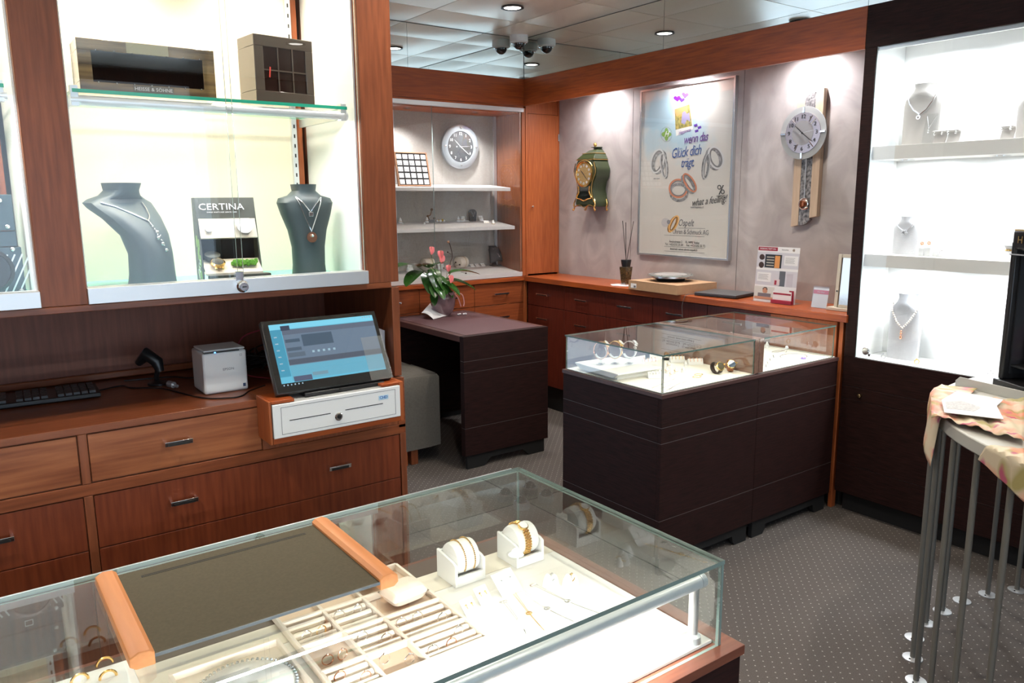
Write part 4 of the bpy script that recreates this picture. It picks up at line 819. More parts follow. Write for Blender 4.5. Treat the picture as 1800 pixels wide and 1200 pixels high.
# brochure stand
bs = thing('brochure_stand', (3.63, 2.56, ZT), 'upright acrylic stand with a red and white leaflet on the worktop', 'brochure stand')
XB = 3.615
def bq(u, v, o=0): # u 0..1 left->right, v 0..1 bottom->top ; leans back
    return V((XB+.022*v-o, 2.698-.262*u, .992+.298*v))
bM3 = Matrix(((0, 0, -1), (-1, 0, 0), (0, 1, 0)))
def bpatch(name, u0, u1, v0, v1, m, o=1): return put(name, B().prism([bq(u0, v0, .0006*o), bq(u1, v0, .0006*o), bq(u1, v1, .0006*o), bq(u0, v1, .0006*o)], (.0005, 0, 0)), m, bs)
rdm = pbr('carmine_print', (.30, .015, .04), .5); lg = pbr('pale_grey_print', (.52, .51, .56), .5); pap = pbr('leaflet_white', (.70, .69, .70), .5)
bpatch('sheet', 0, 1, 0, 1, pap, 0); bpatch('red_header', .01, .48, .925, .99, rdm); text('header_lettering', 'WERBUNG TRIFFT IHN.', bq(.25, .957, .0014), .0125, pap, bs, 'y', sx=.8)
bpatch('photo_area', 0, 1, .62, .90, lg); bpatch('safe_picture', .20, .60, .62, .86, black, 2); bpatch('safe_door', .44, .56, .62, .84, pbr('orange_leather', (.60, .25, .07), .5), 3)
for v in (.80, .66): put('watch_picture', B().lathe([(.017, 0), (.013, -.0006), (1e-5, -.0008)], bq(.12, v, .0012), 20, ax='x'), pbr('print_darkred', (.05, .025, .02), .5), bs)
for k in range(4): bpatch('safe_shelf', .24, .42, .65+.05*k, .67+.05*k, pbr('print_sand', (.4, .36, .3), .6), 3)
bpatch('text_box', .66, .98, .68, .85, pap, 2); bpatch('photo_area', 0, 1, .30, .575, lg); bpatch('text_box', .04, .38, .36, .53, pap, 2); bpatch('phone_picture', .58, .72, .30, .57, pbr('print_slate', (.10, .11, .13), .5), 2); bpatch('phone_picture', .76, .90, .30, .53, pbr('print_lilac', (.45, .42, .47), .5), 2)
bpatch('small_box_picture', .46, .60, .31, .42, pbr('print_pale', (.6, .5, .52), .5), 3); bpatch('small_box_picture', .48, .53, .32, .40, rdm, 4)
bpatch('portrait_photo', .0, .49, .04, .27, pbr('print_soft', (.55, .55, .52), .5), 2)
bpatch('portrait_shirt', .10, .42, .06, .15, pbr('print_shirt', (.16, .14, .16), .5), 3); put('portrait_face', B().lathe([(.016, 0), (1e-5, -.0006)], bq(.27, .195, .002), 20, ax='x'), pbr('print_skin', (.48, .24, .15), .5), bs); put('portrait_hair', B().prism([bq(.21, .215, .0028), bq(.215, .24, .0028), bq(.25, .262, .0028), bq(.30, .262, .0028), bq(.33, .235, .0028), bq(.33, .215, .0028), bq(.27, .225, .0028)], (.0004, 0, 0)), blk, bs)
bpatch('portrait_arms', .02, .48, .04, .085, MATS['print_skin'], 4)
for k in range(5): 
    bpatch('text_line', .69, .69+.22*(.9 if k % 2 else 1), .81-.022*k, .815-.022*k, gry, 3); bpatch('text_line', .07, .07+.25*(.9 if k % 2 else 1), .49-.022*k, .495-.022*k, gry, 3)
# card pocket with cards
pk = put('card_pocket', B().box(XB-.030, XB-.006, 2.440, 2.565, .9925, 1.012), rdm, bs, bev=.001)
put('business_card', B().box(XB-.020, XB-.018, 2.445, 2.560, .996, 1.058), pap, bs); put('business_card_band', B().box(XB-.0206, XB-.0201, 2.448, 2.557, 1.040, 1.049), rdm, bs)
put('rear_card', B().box(XB-.012, XB-.011, 2.437, 2.465, .996, 1.065), rdm, bs); put('base_plate', B().box(XB-.03, XB+.07, 2.43, 2.70, .9905, .9925), acryl, bs)
for (px, py, w, lab) in ((1385, 439, 'DIAMANTINO', ''),): text('logo_lettering', 'diamantino', bq(.66, .955, .0014), .0095, gry, bs, 'y'); text('logo_mark', '@', bq(.86, .955, .0014), .016, pbr('print_bronze', (.2, .12, .04), .5), bs, 'y')
# small card holder (its code left out)
ch = thing('card_holder', (3.625, 2.29, ZT), 'small acrylic card holder with a pink banded white card', 'card holder')
def cq(u, v, o=0): return V((3.615+.018*v-o, 2.338-.086*u, .992+.105*v))
put('card', B().prism([cq(0, 0), cq(1, 0), cq(1, .95), cq(0, .95)], (.0008, 0, 0)), pap, ch); put('pink_band', B().prism([cq(0, .66, .0006), cq(1, .66, .0006), cq(1, .85, .0006), cq(0, .85, .0006)], (.0005, 0, 0)), pbr('pink_print', (.62, .12, .16), .5), ch)
put('acrylic_sheet', B().prism([cq(-.02, 0, .004), cq(1.02, 0, .004), cq(1.02, 1.03, .004), cq(-.02, 1.03, .004)], (.0012, 0, 0)), acryl, ch); put('acrylic_foot', B().box(3.605, 3.66, 2.25, 2.34, .9905, .992), acryl, ch)
text('card_lettering', 'Zum Shop', cq(.5, .755, .0014), .0095, pap, ch, 'y')
# table mirror / monitor edge
tmr = thing('table_mirror', (3.63, 2.17, ZT), 'cream framed table mirror standing at the right end of the long worktop', 'mirror')
crm = pbr('cream_lacquer', (.62, .56, .46), .4)
put('base', B().box(3.585, 3.74, 2.085, 2.236, .9905, 1.006), crm, tmr, bev=.002)
put('frame', B().prism([(3.605, 2.206, 1.0055), (3.622, 2.206, 1.0055), (3.622, 2.196, 1.272), (3.605, 2.196, 1.272)], (0, -.018, 0)).box(3.608, 3.62, 2.085, 2.185, 1.006, 1.02).box(3.608, 3.62, 2.085, 2.185, 1.255, 1.272), crm, tmr, bev=.001)
put('mirror_glass', B().box(3.612, 3.614, 2.085, 2.184, 1.02, 1.255), pbr('dull_mirror', (.55, .5, .45), .1, .9), tmr); put('pivot', B().lathe([(.004, 0), (.004, -.003)], (3.605, 2.192, 1.088), 12, ax='x'), black, tmr)

# ================================================================== NICHE CONTENTS
ck = thing('wall_clock', (3.10, YB, 1.93), 'round brushed steel clock with grey dial hanging inside the niche showcase', 'clock')
c = V((3.128, 4.945, 1.933))
put('rim', B().lathe([(.155, .02), (.157, 0), (.157, -.006), (.150, -.010), (.112, -.010), (.110, -.004)], c, 48, ax='y'), pbr('spun_steel', (.44, .47, .49), .35, .5), ck); put('dial', B().lathe([(.112, -.005), (1e-5, -.0055)], c, 40, ax='y'), pbr('charcoal_dial', (.045, .045, .045), .6), ck)
for i in range(1, 13): a = 2*PI*i/12; text('numeral', str(i), (c.x+.092*math.sin(a), c.y-.007, c.z+.092*math.cos(a)), .030, paper, ck, 'x')
hand('hour_hand', (c.x, c.y-.0090, c.z), math.radians(312), .075, .0016, paper, ck, False); hand('minute_hand', (c.x, c.y-.0100, c.z), math.radians(128), .098, .0016, paper, ck, False); hand('second_hand', (c.x, c.y-.0110, c.z), math.radians(86), .08, .0007, paper, ck, False)
for a in (0, 90, 180, 270): a = math.radians(a); put('rim_stud', B().ball((c.x+.132*math.sin(a), c.y-.011, c.z+.132*math.cos(a)), .007, 10), chrome, ck)
put('hub', B().ball((c.x-.035, c.y-.010, c.z), .004), paper, ck)
# framed earring board
eb = thing('earring_board', (2.64, 4.78, 1.65), 'wood framed black board with rows of white earring cards on the top niche shelf', 'display board', M=Matrix.Translation((2.652, 4.77, 1.6485)) @ Matrix.Rotation(math.radians(-14), 4, 'X'))
w, hgt = .125, .235
put('frame', B().box(-w, w, 0, .022, 0, .007).box(-w, w, 0, .022, hgt-.007, hgt).box(-w, -w+.007, 0, .022, .007, hgt-.007).box(w-.007, w, 0, .022, .007, hgt-.007), wood('light_cherry', (.5, .26, .14), (.42, .2, .1), 'x', .4), eb, world=False, bev=.001)
put('board', B().box(-w+.007, w-.007, .006, .012, .007, hgt-.007), black, eb, world=False); cm = None
for i in range(5):
    for j in range(5):
        x, z = -.094+.047*i, .03+.0435*j
        o = put('earring_card', B().box(-.018, .018, -.001, .0, -.016, .016), paper, eb, world=False) if cm is None else cm.copy()
        if cm is not None: col.objects.link(o)
        cm = cm or o; o.location = (x, .005, z)
b = B()
for i in range(5):
    for j in range(2, 5): x, z = -.094+.047*i, .03+.0435*j; b.ball((x-.008, .003, z-.006), .0035, 6).ball((x+.008, .003, z-.006), .0035, 6)
tag(put('earring_studs', b, pbr('oxidised_silver', (.2, .2, .2), .3, .8), eb, world=False), kind='stuff')
# generic small jewellery displays
def card(name, p, w, h, lean, label, mat=paper, rz=0, studs=gold, group=None, cat='earring card'):
    t = thing(name, p, label, cat, group, M=Matrix.Translation(p) @ Matrix.Rotation(rz, 4, 'Z') @ Matrix.Rotation(-lean, 4, 'X'))
    put('card', B().box(-w/2, w/2, 0, .0015, 0, h), mat, t, world=False, bev=.0004)
    for s in (-1, 1): put('stud', B().ball((s*w*.22, -.002, h*.62), max(.0022, w*.045), 8).tube([(s*w*.22, -.003, h*.6), (s*w*.22, -.003, h*.42)], .0008, 5), studs, t, world=False)
    return t
def cones(name, p, s, label, mat=paper, rm=gold, rz=0, group=None):
    t = thing(name, p, label, 'ring stand', group, M=Matrix.Translation(p) @ Matrix.Rotation(rz, 4, 'Z') @ Matrix.Scale(s, 4))
    put('cone', B().lathe([(.011, 0), (.009, .012), (.003, .028), (1e-5, .030)], seg=16), mat, t, world=False)
    put('ring', B().tube([(.0088*math.cos(a), .0088*math.sin(a), .013+.003*math.sin(a)) for a in [2*PI*i/20 for i in range(20)]], .0012, 6, closed=True), rm, t, world=False); return t
S2, S1 = (1.361, 1.398), (1.022, 1.057)
pos_c = [(704, 399, 'leftmost'), (708, 401, 'second leftmost'), (746, 400, 'middle left'), (751, 399, 'middle right'), (806, 396, 'right of centre'), (812, 395, 'beside the small cards')]
for px, py, lab in pos_c: cones('ring_cone', onslope(px, py, *S2), 1.35, 'white ring cone on the middle niche shelf, %s' % lab)
p = onslope(867, 397, *S2); cones('ring_cone', p, 1.5, 'white ring cone at the right end of the middle niche shelf')
for px, py, w, lab in ((816, 395, .03, 'first from the left'), (826, 397, .045, 'front of the mini bust'), (847, 396, .035, 'right of the mini bust'), (857, 397, .045, 'next to the end ring cone')): card('earring_card', onslope(px, py, *S2), w, .045, .45, 'white earring card on the middle niche shelf, %s' % lab)
p = onslope(832, 393, *S2)
mb = thing('mini_bust', p, 'small charcoal round topped pendant stand on the middle niche shelf', 'pendant stand', M=Matrix.Translation(p))
sil = [(-.026, 0), (-.032, .05)]+[(.034*math.cos(a), .062+.028*math.sin(a)) for a in [PI-PI*i/10 for i in range(11)]]+[(.032, .05), (.026, 0)]
char = pbr('charcoal_velvet', (.03, .032, .035), .7)
put('stand', B().prism([(x, .0, z) for x, z in sil], (0, .02, 0)), char, mb, world=False, bev=.003); put('pendant', B().tube([(-.018, -.002, .075), (0, -.002, .045), (.018, -.002, .075)], .0009, 5).ball((0, -.003, .04), .004), silver, mb, world=False)
# ornament and amber brooches
p = onslope(757, 397, *S2); og = thing('flower_ornament', p, 'small bronze twig ornament carrying earrings on the middle niche shelf', 'ornament', M=Matrix.Translation(p))
brz = pbr('bronze', (.16, .08, .03), .35, .8)
put('block', B().box(-.03, .03, -.012, .012, 0, .02), pbr('grey_stone', (.2, .2, .2), .7), og, world=False, bev=.002); put('twig', B().tube(smooth_pts([(-.01, 0, .02), (-.02, 0, .045), (.0, 0, .055), (.012, 0, .09)]), .004, 6).ball((.012, 0, .092), .010).ball((-.022, 0, .046), .009).ball((.028, -.005, .03), .009), brz, og, world=False)
p = onslope(775, 396, *S2); og = thing('amber_earrings', p, 'pair of amber and silver earrings lying on the middle niche shelf', 'earrings', M=Matrix.Translation(p))
put('stones', B().ball((-.02, 0, .012), .008).ball((.014, 0, .014), .009), pbr('amber', (.55, .33, .03), .2, coat=1), og, world=False); put('petals', B().ball((-.03, -.004, .009), .009).ball((-.008, -.006, .009), .009).ball((.003, .004, .010), .009).ball((.028, 0, .009), .009), paper, og, world=False)
# lower niche shelf
p = onslope(870, 471, *S1); bq_ = thing('necklace_bust', p, 'charcoal tilted necklace bust on a foot at the right end of the niche base', 'necklace stand', M=Matrix.Translation(p) @ Matrix.Rotation(.15, 4, 'Z'))
put('foot', B().prism([(-.045, -.03, 0), (.045, -.03, 0), (.035, .03, 0), (-.035, .03, 0)], (0, 0, .006)).prism([(-.02, .0, .005), (.02, .0, .005), (.015, .015, .06), (-.015, .015, .06)], (0, .01, 0)), char, bq_, world=False)
vs = []
def bf(u, v):
    a = u*2-1; return (a*(.075-.03*v*v)*(1 if v < .85 else .8), -.045+.055*v*v+.02*a*a, .04+.11*v-.018*abs(a)*(1-v))
put('bust', B().grid(bf, 10, 10), char, bq_, world=False, fix=False, solid=.008); put('chain', B().tube([bf(.2, .85)+V((0, -.008, 0)) if 0 else V(bf(.2, .85))+V((0, -.008, 0)), V(bf(.5, .35))+V((0, -.008, 0)), V(bf(.8, .85))+V((0, -.008, 0))], .0015, 5).ball(V(bf(.5, .3))+V((0, -.009, 0)), .005), silver, bq_, world=False)
for px, lab in ((832, 'left one of three'), (841, 'middle one of three'), (851, 'right one of three')): card('earring_card', onslope(px, 474, *S1), .033, .035, .9, 'small white earring card on the niche base, %s' % lab)
p = onslope(811, 468, *S1); ro = thing('bracelet_roll', p, 'cream bracelet roll with two bands standing on the niche base', 'bracelet stand', M=Matrix.Translation(p) @ Matrix.Rotation(.2, 4, 'Z'))
put('roll', B().lathe([(.036, -.042), (.042, -.038), (.042, .038), (.036, .042)], (0, 0, .042), 28, ax='x'), creamw, ro, world=False); put('bangle', B().tube([(.012, .0435*math.cos(a), .042+.0435*math.sin(a)) for a in [2*PI*i/24 for i in range(24)]], .0012, 5, closed=True), gold, ro, world=False)
p = onslope(752, 470, *S1); ro2 = dup(ro, p, .1, label='cream bracelet roll partly hidden behind the anthurium leaves')
card('earring_card', onslope(755, 478, *S1), .05, .055, .35, 'white earring card on the niche base behind the plant, left one'); card('earring_card', onslope(776, 476, *S1), .05, .05, .35, 'white earring card on the niche base behind the plant, right one')
card('earring_card', onslope(724, 481, *S1), .035, .06, .6, 'white earring card at the left end of the niche base', studs=silver)
p = onslope(716, 486, *S1); tag(put('bangle', B().tube([(p.x+.035*math.cos(a), p.y+.03*math.sin(a), p.z+.003+.02*(.03*math.sin(a))) for a in [2*PI*i/28 for i in range(28)]], .0018, 6, closed=True), silver), 'thin silver bangle lying at the left of the niche base', 'bangle')
cones('ring_cone', onslope(717, 481, *S1), 1.2, 'white ring cone beside the silver bangle on the niche base', rm=silver)

# ================================================================== DESK
dk_ = thing('desk', (2.6, 4.1, 0), 'dark wenge desk with plum leather top and solid end panel', 'desk')
dx0, dx1, dy0, dy1, dz = 2.315, 2.925, 3.665, 4.60, .79
put('top', B().box(dx0, dx1, dy0+.041, dy1, dz-.035, dz), wen_top, dk_, bev=.0015); put('leather_inlay', B().box(dx0+.04, dx1-.04, dy0+.04, dy1-.04, dz, dz+.0015), leather, dk_)
for z0, z1, nm in ((.648, dz, 'end_panel'), (.582, .6455, 'end_panel'), (.252, .5795, 'end_panel'), (.085, .2495, 'end_panel')): bx(nm, dx0, dx1, dy0, dy0+.04, z0, z1, wen_x, dk_, .001)
for zz in (.6455, .5795, .2495): put('inlay_strip', B().box(dx0+.0012, dx1-.0012, dy0+.0012, dy0+.038, zz+.0003, zz+.0022), pbr('inlay_line', (.11, .095, .09), .4), dk_)
b = B().prism([(x, dy0+.012, z) for x, z in ((dx0+.02, 0), (dx0+.14, 0), (dx0+.17, .03), (dx0+.19, .045), (dx1-.19, .045), (dx1-.17, .03), (dx1-.14, 0), (dx1-.02, 0), (dx1-.02, .085), (dx0+.02, .085))], (0, .02, 0))
put('plinth', b, blackm, dk_, bev=.001)
for z0, z1 in ((.252, .5795), (.582, .754)): bx('back_panel', dx1-.035, dx1-.01, dy0+.041, dy1, z0, z1, wen_y, dk_, .001)
bx('rear_panel', dx0, dx1-.036, dy1-.04, dy1, .085, .754, wen_x, dk_, .001)
# plant
px_, py_ = 2.668, 4.47
pl = thing('potted_anthurium', (px_, py_, dz), 'pink anthurium with glossy green leaves in a mauve glass pot on the desk', 'plant', M=Matrix.Translation((px_, py_, dz+.002)))
put('pot', B().lathe([(.045, 0), (.062, .02), (.082, .07), (.085, .12), (.078, .155), (.070, .158), (.07, .14)], seg=28), pbr('mauve_glass', (.20, .12, .13), .12, coat=.8), pl, world=False); put('soil', B().lathe([(.072, .135), (1e-5, .142)], seg=20), pbr('soil', (.03, .02, .012), .9), pl, world=False)
leafg = pbr('leaf_dark_green', (.035, .11, .018), .22, c2=(.02, .07, .012), nscale=20, coat=.3); pink = pbr('spathe_pink', (.72, .17, .18), .3)
def leafm(ln, wd, cup=.2, heart_=True):
    b = B()
    def fn(u, v):
        t = v; prof = math.sin(PI*min(1, t**.75))**.8*(1 if t < .5 else 1); prof = (1-t)**.55*(t+.10)**.35*1.45
        a = u*2-1; return (a*wd*prof*.5, ln*(t-.10*(1-abs(a))*(t < .05)), cup*wd*.5*abs(a)*prof-ln*.35*t*t)
    return b.grid(fn, 6, 10)
tips = [((-.23, -.16, .42), .15, .10), ((-.12, -.05, .455), .13, .10), ((-.02, -.02, .43), .10, .08), ((.10, -.12, .40), .17, .10), ((.17, -.06, .38), .15, .085), ((-.10, -.18, .28), .14, .11), ((.08, -.20, .24), .15, .11), ((-.02, -.16, .26), .12, .10), ((-.17, .04, .36), .14, .09), ((.01, -.09, .22), .11, .10), ((.06, .05, .33), .13, .09), ((-.05, .10, .37), .12, .09), ((-.07, -.20, .19), .10, .08), ((.03, -.14, .30), .12, .09), ((-.07, -.13, .33), .13, .1), ((.12, -.02, .29), .13, .1), ((-.04, -.05, .31), .12, .1), ((.06, -.10, .34), .12, .09), ((-.13, -.1, .25), .11, .09)]
leaf0 = None
px0 = px_-.105
lv = [((718, 462), .17, (-.9, -.3), .0), ((728, 481), .15, (-.9, -.5), 0), ((757, 462), .13, (-.2, -.6), 0), ((770, 462), .09, (.3, -.2), 0), ((754, 492), .13, (-.3, -.9), 0), ((765, 486), .12, (-.1, -1), 0), ((778, 495), .11, (.2, -1), 0), ((792, 500), .12, (.5, -.8), 0), ((805, 492), .17, (.8, -.6), 0), ((812, 474), .16, (.9, -.3), 0), ((762, 505), .09, (-.3, -1), 0), ((772, 507), .10, (.1, -1), 0), ((786, 508), .09, (.4, -.9), 0), ((763, 523), .07, (-.5, -.9), 0)]
leaf0 = None
for k, ((qx, qy), ln, dr_, _) in enumerate(lv):
    yy = py_-.05-.02*(k % 4); P_ = at('y', yy, qx, qy)-V((px_, py_, dz+.002)); yawd = math.atan2(-dr_[0], dr_[1]) if 0 else math.atan2(dr_[1], dr_[0])-PI/2
    e = [.35, -.1, .5, .6, -.5, -.7, -.6, -.3, .0, .25, -.5, -.4, -.4, -.6][k]
    M = Matrix.Rotation(yawd, 4, 'Z') @ Matrix.Rotation(e, 4, 'X')
    c_ = V((0, ln*.5, 0)); off = P_-(M @ c_)
    ln *= 1.22; me_ = leafm(ln, ln*.72); o = put('leaf', me_, leafg, pl, world=False, fix=False); o.matrix_basis = Matrix.Translation(off) @ M
    st = put('stem', B().tube(smooth_pts([(0+.02*math.sin(k), .02*math.cos(k), .13), ((off.x)*.4, off.y*.4, (off.z+.13)*.55), tuple(off)]), .0022, 5), pbr('stem_green', (.10, .16, .04), .5), pl, world=False)
for k, (qx, qy, s, rz_) in enumerate(((757, 440, .055, .3), (774, 447, .055, -.6), (775, 455, .06, .1), (788, 472, .045, -.8), (791, 490, .055, .2))):
    P_ = at('y', py_-.10, qx, qy)-V((px_, py_, dz+.002)); me_ = leafm(s*.85, s*.85, .5); o = put('flower', me_, pink, pl, world=False, fix=False)
    o.matrix_basis = Matrix.Translation(P_+V((0, 0, .02))) @ Matrix.Rotation(PI+rz_*.6, 4, 'Z') @ Matrix.Rotation(-1.1, 4, 'X')
    put('flower_stem', B().tube(smooth_pts([(0, 0, .13), (P_.x*.5, P_.y*.5, P_.z*.6), tuple(P_+V((0, .01, 0)))]), .0018, 5), MATS['stem_green'], pl, world=False)
    put('spadix', B().tube([P_+V((0, -.006, .008)), P_+V((0, -.014, .028))], [.003, .002], 6), pbr('spadix', (.6, .3, .2), .6), pl, world=False)
q = lambda a, b_: at('y', py_-.02, a, b_)-V((px_, py_, dz+.002))
tw = B().tube(smooth_pts([q(790, 500), q(791, 465), q(795, 450), q(791, 430), q(789, 427)]), .0028, 6)
for a, c_ in (((793, 447), (787, 443)), ((792, 470), (801, 461)), ((790, 478), (780, 471)), ((792, 470), (808, 465)), ((810, 478), (819, 480))): tw.tube([q(*a), q(*c_)], .0014, 5); tw.ball(q(*c_), .006, 8)
put('berry_twig', tw, pbr('dark_bark', (.05, .02, .015), .6), pl, world=False); put('bud', B().ball(q(788, 425), .009, 8), pbr('bud_tan', (.4, .2, .12), .6), pl, world=False)
put('ribbon', B().tube(smooth_pts([(.05, -.06, .15), (.065, -.085, .12), (.085, -.09, .06)]), .004, 4, flat=.3).tube(smooth_pts([(.06, -.06, .15), (.10, -.08, .14), (.11, -.09, .09), (.105, -.09, .06)]), .003, 4, flat=.3), pbr('pink_ribbon', (.6, .3, .3), .4), pl, world=False)
def fold(u, v): x, y = u, v; return (2.522+.10*u+.045*v, 4.50-.125*u-.03*v, dz+.004+.035*math.sin(PI*u*.9)**2*(1-.3*v)+.025*(1-u)*v)
A = [at('z', dz+.05, 741, 547), at('z', dz+.06, 756, 533), at('z', dz+.004, 787, 554), at('z', dz+.004, 762, 561)]
def fold(u, v): a = A[0].lerp(A[1], v); c_ = A[3].lerp(A[2], v); p = a.lerp(c_, u); p.z += .012*math.sin(PI*u); return p
A[0].z -= .01
tag(put('folded_note', B().grid(fold, 10, 4), paper, fix=False, solid=.0025), 'folded white paper note leaning on the desk in front of the flower pot', 'paper')
tag(put('crumpled_tissue', (lambda b: [b.ball((2.735+.018*k, 4.385+.012*math.sin(k*2), dz+.010), .010, 7, sz=.7) for k in range(4)] and b)(B()), pbr('tissue', (.5, .48, .5), .8)), 'small crumpled grey tissue beside the flower pot on the desk', 'tissue')
# covered stool
st = thing('covered_stool', (2.2, 4.1, 0), 'low wooden legged stool covered with a grey cloth under the desk', 'stool')
def cbox(u, v): pass
b = B(); n = 24; vs = []
x0, x1, y0, y1 = 1.70, 2.302, 3.925, 4.40
ring = [(x0+(x1-x0)*t, y0, 0) for t in [i/8 for i in range(8)]]+[(x1, y0+(y1-y0)*t, 0) for t in [i/6 for i in range(6)]]+[(x1-(x1-x0)*t, y1, 0) for t in [i/8 for i in range(8)]]+[(x0, y1-(y1-y0)*t, 0) for t in [i/6 for i in range(6)]]
for k, z in enumerate((.10, .25, .4, .52, .535)):
    for i, (x, y, _) in enumerate(ring):
        s = .004*math.sin(i*1.9)*(1-k/4)+(-.012 if k == 4 else 0); cx_, cy_ = (x0+x1)/2, (y0+y1)/2; d = V((x-cx_, y-cy_, 0)).normalized(); vs.append((x+d.x*s, y+d.y*s, z+(.006*math.sin(i*.8) if k == 0 else 0)))
n = len(ring); b.add(vs, [(k*n+i, k*n+(i+1) % n, (k+1)*n+(i+1) % n, (k+1)*n+i) for k in range(4) for i in range(n)]+[tuple(4*n+i for i in range(n))], 0, False)
put('cloth_cover', b, cloth, st, bev=0)
b = B(); b.grid(lambda u, v: (x0+.3+.30*u, y0+.03+.3*v, .537+.028*abs(math.sin(u*4+v*3))*math.sin(PI*u)*math.sin(PI*v)), 12, 8); put('cloth_fold', b, cloth, st, fix=False)
for (x, y) in ((x0+.03, y0+.02), (x1-.19, y0+.02), (x0+.03, y1-.06), (x1-.07, y1-.06)): bx('leg', x, x+.045, y, y+.045, 0, .1015, mah_v, st)
bx('leg', 2.035, 2.09, 3.95, 4.0, 0, .12, cher_v, st)

# ================================================================== MIDDLE DISPLAY CASES
inlay = pbr('inlay_line', (.11, .095, .09), .4)
def case_base(t, x0, x1, y0, y1):
    for z0, z1 in ((.645, .765), (.579, .6425), (.248, .5765), (.085, .2455)):
        bx('front_panel', x0, x1, y0, y0+.02, z0, z1, wen_x, t, .001); bx('side_panel', x0, x0+.02, y0+.0205, y1, z0, z1, wen_y, t, .001)
    for zz in (.6425, .5765, .2455): put('inlay_strip', B().box(x0+.0012, x1, y0+.0012, y0+.02, zz+.0003, zz+.0022).box(x0+.0012, x0+.02, y0+.02, y1, zz+.0003, zz+.0022), inlay, t)
    bx('core', x0+.021, x1-.0, y0+.021, y1, .085, .764, blackm, t, 0); bx('top_frame', x0-.004, x1, y0-.004, y1+.004, .7655, .782, wen_top, t, .001)
    b = B().prism([(x, y0+.012, z) for x, z in ((x0+.02, 0), (x0+.10, 0), (x0+.115, .02), (x0+.12, .045), (x1-.12, .045), (x1-.115, .02), (x1-.10, 0), (x1-.02, 0), (x1-.02, .0845), (x0+.02, .0845))], (0, .02, 0)).box(x0+.012, x0+.03, y0+.04, y1-.02, .045, .0845)
    put('plinth', b, blackm, t); put('display_floor', B().box(x0+.012, x1-.012, y0+.012, y1-.012, .7822, .7860), pbr('warm_white_felt', (.78, .74, .66), .7), t)
m1 = thing('glass_display_case', (2.53, 2.4, 0), 'left one of the two joined dark wenge glass display cases in mid shop', 'display case')
mx0, mx1, mx2, my0, my1 = 2.245, 2.858, 3.478, 2.085, 2.700
case_base(m1, mx0, mx1, my0, my1)
g0, g1, gy0, gy1 = mx0+.006, 2.826, my0+.006, my1-.006
pane('glass_side', g0, g0+.005, gy0+.006, gy1-.006, .7865, .9355, m1); pane('glass_front', g0+.0055, g1, gy0, gy0+.005, .7865, .9355, m1); pane('glass_top', g0-.001, g1+.002, gy0-.001, gy1+.001, .936, .942, m1); pane('glass_back', g0+.0055, g1, gy1-.005, gy1, .7865, .9355, m1)
bx('partition', 2.829, 2.858, my0+.004, my1-.004, .7865, .942, wood('gloss_brown_veneer', (.24, .14, .10), (.18, .10, .075), 'y', .08, coat=1, spec=.8), m1, .001)
m2 = thing('glass_display_case', (3.17, 2.4, 0), 'right one of the two joined dark wenge glass display cases, touching the wall counter', 'display case')
case_base(m2, mx1+.002, mx2, my0, my1)
bx('partition', 2.860, 2.892, my0+.004, my1-.004, .7865, .942, MATS['gloss_brown_veneer'], m2, .001)
g0, g1 = 2.894, 3.448
pane('glass_front', g0, g1-.006, gy0, gy0+.005, .7865, .9355, m2); pane('glass_side', g1-.0055, g1, gy0+.006, gy1-.006, .7865, .9355, m2); pane('glass_top', g0-.001, g1+.001, gy0-.001, gy1+.001, .936, .942, m2); pane('glass_back', g0, g1-.006, gy1-.005, gy1, .7865, .9355, m2)
# contents of the left case
ZF = .7865
tr = thing('display_riser', (2.40, 2.5, ZF), 'white bow edged display riser carrying three watches in the middle glass case', 'riser', M=Matrix.Translation((2.385, 2.488, ZF)) @ Matrix.Rotation(math.radians(-4), 4, 'Z'))
put('top_plate', B().prism([(-.125, y, z) for y, z in ((-.155, .030), (-.15, .034), (.15, .034), (.155, .030), (.14, .022), (.12, .010), (-.12, .010), (-.14, .022))], (.25, 0, 0)), white, tr, world=False, bev=.002); put('foot', B().box(-.10, .10, -.12, .12, 0, .0105), white, tr, world=False)
def cwatch(loc, rz, s, strap, case, label, group='watches on C-shaped acrylic clips', dial=paper, up=.0):
    t = thing('wrist_watch', loc, label, 'watch', None, M=Matrix.Translation(loc) @ Matrix.Rotation(rz, 4, 'Z') @ Matrix.Scale(s, 4))
    R_, zc = .026, .045
    put('strap', B().grid(lambda u, v: ((v-.5)*.014, R_*math.cos(2*PI*u+.0)*.9, zc+R_*math.sin(2*PI*u)*1.1), 26, 1), strap, t, world=False, fix=False, solid=.0022)
    put('case', B().lathe([(.011, 0), (.0125, .002), (.0125, .005), (.010, .0065)], seg=20, M=Matrix.Translation((0, -R_*.62, zc+R_*.80)) @ Matrix.Rotation(.75, 4, 'X')), case, t, world=False)
    put('dial', B().lathe([(.0100, .0066), (1e-5, .0067)], seg=18, M=Matrix.Translation((0, -R_*.62, zc+R_*.80)) @ Matrix.Rotation(.75, 4, 'X')), dial, t, world=False); return t
def clip(loc, rz, label):
    t = thing('watch_clip', loc, label, 'watch stand', None, M=Matrix.Translation(loc) @ Matrix.Rotation(rz, 4, 'Z') @ Matrix.Scale(1.28, 4))
    put('stem', B().box(-.005, .005, -.004, .004, 0, .02), acryl, t, world=False); put('foot', B().box(-.016, .016, -.012, .012, 0, .002), acryl, t, world=False)
    put('collar', B().grid(lambda u, v: ((v-.5)*.017, .0215*math.cos(PI*.75+2*PI*.55*u), .0455+.024*math.sin(PI*.75+2*PI*.55*u)), 14, 1), pbr('clear_white', (.75, .75, .75), .3), t, world=False, fix=False, solid=.0018)
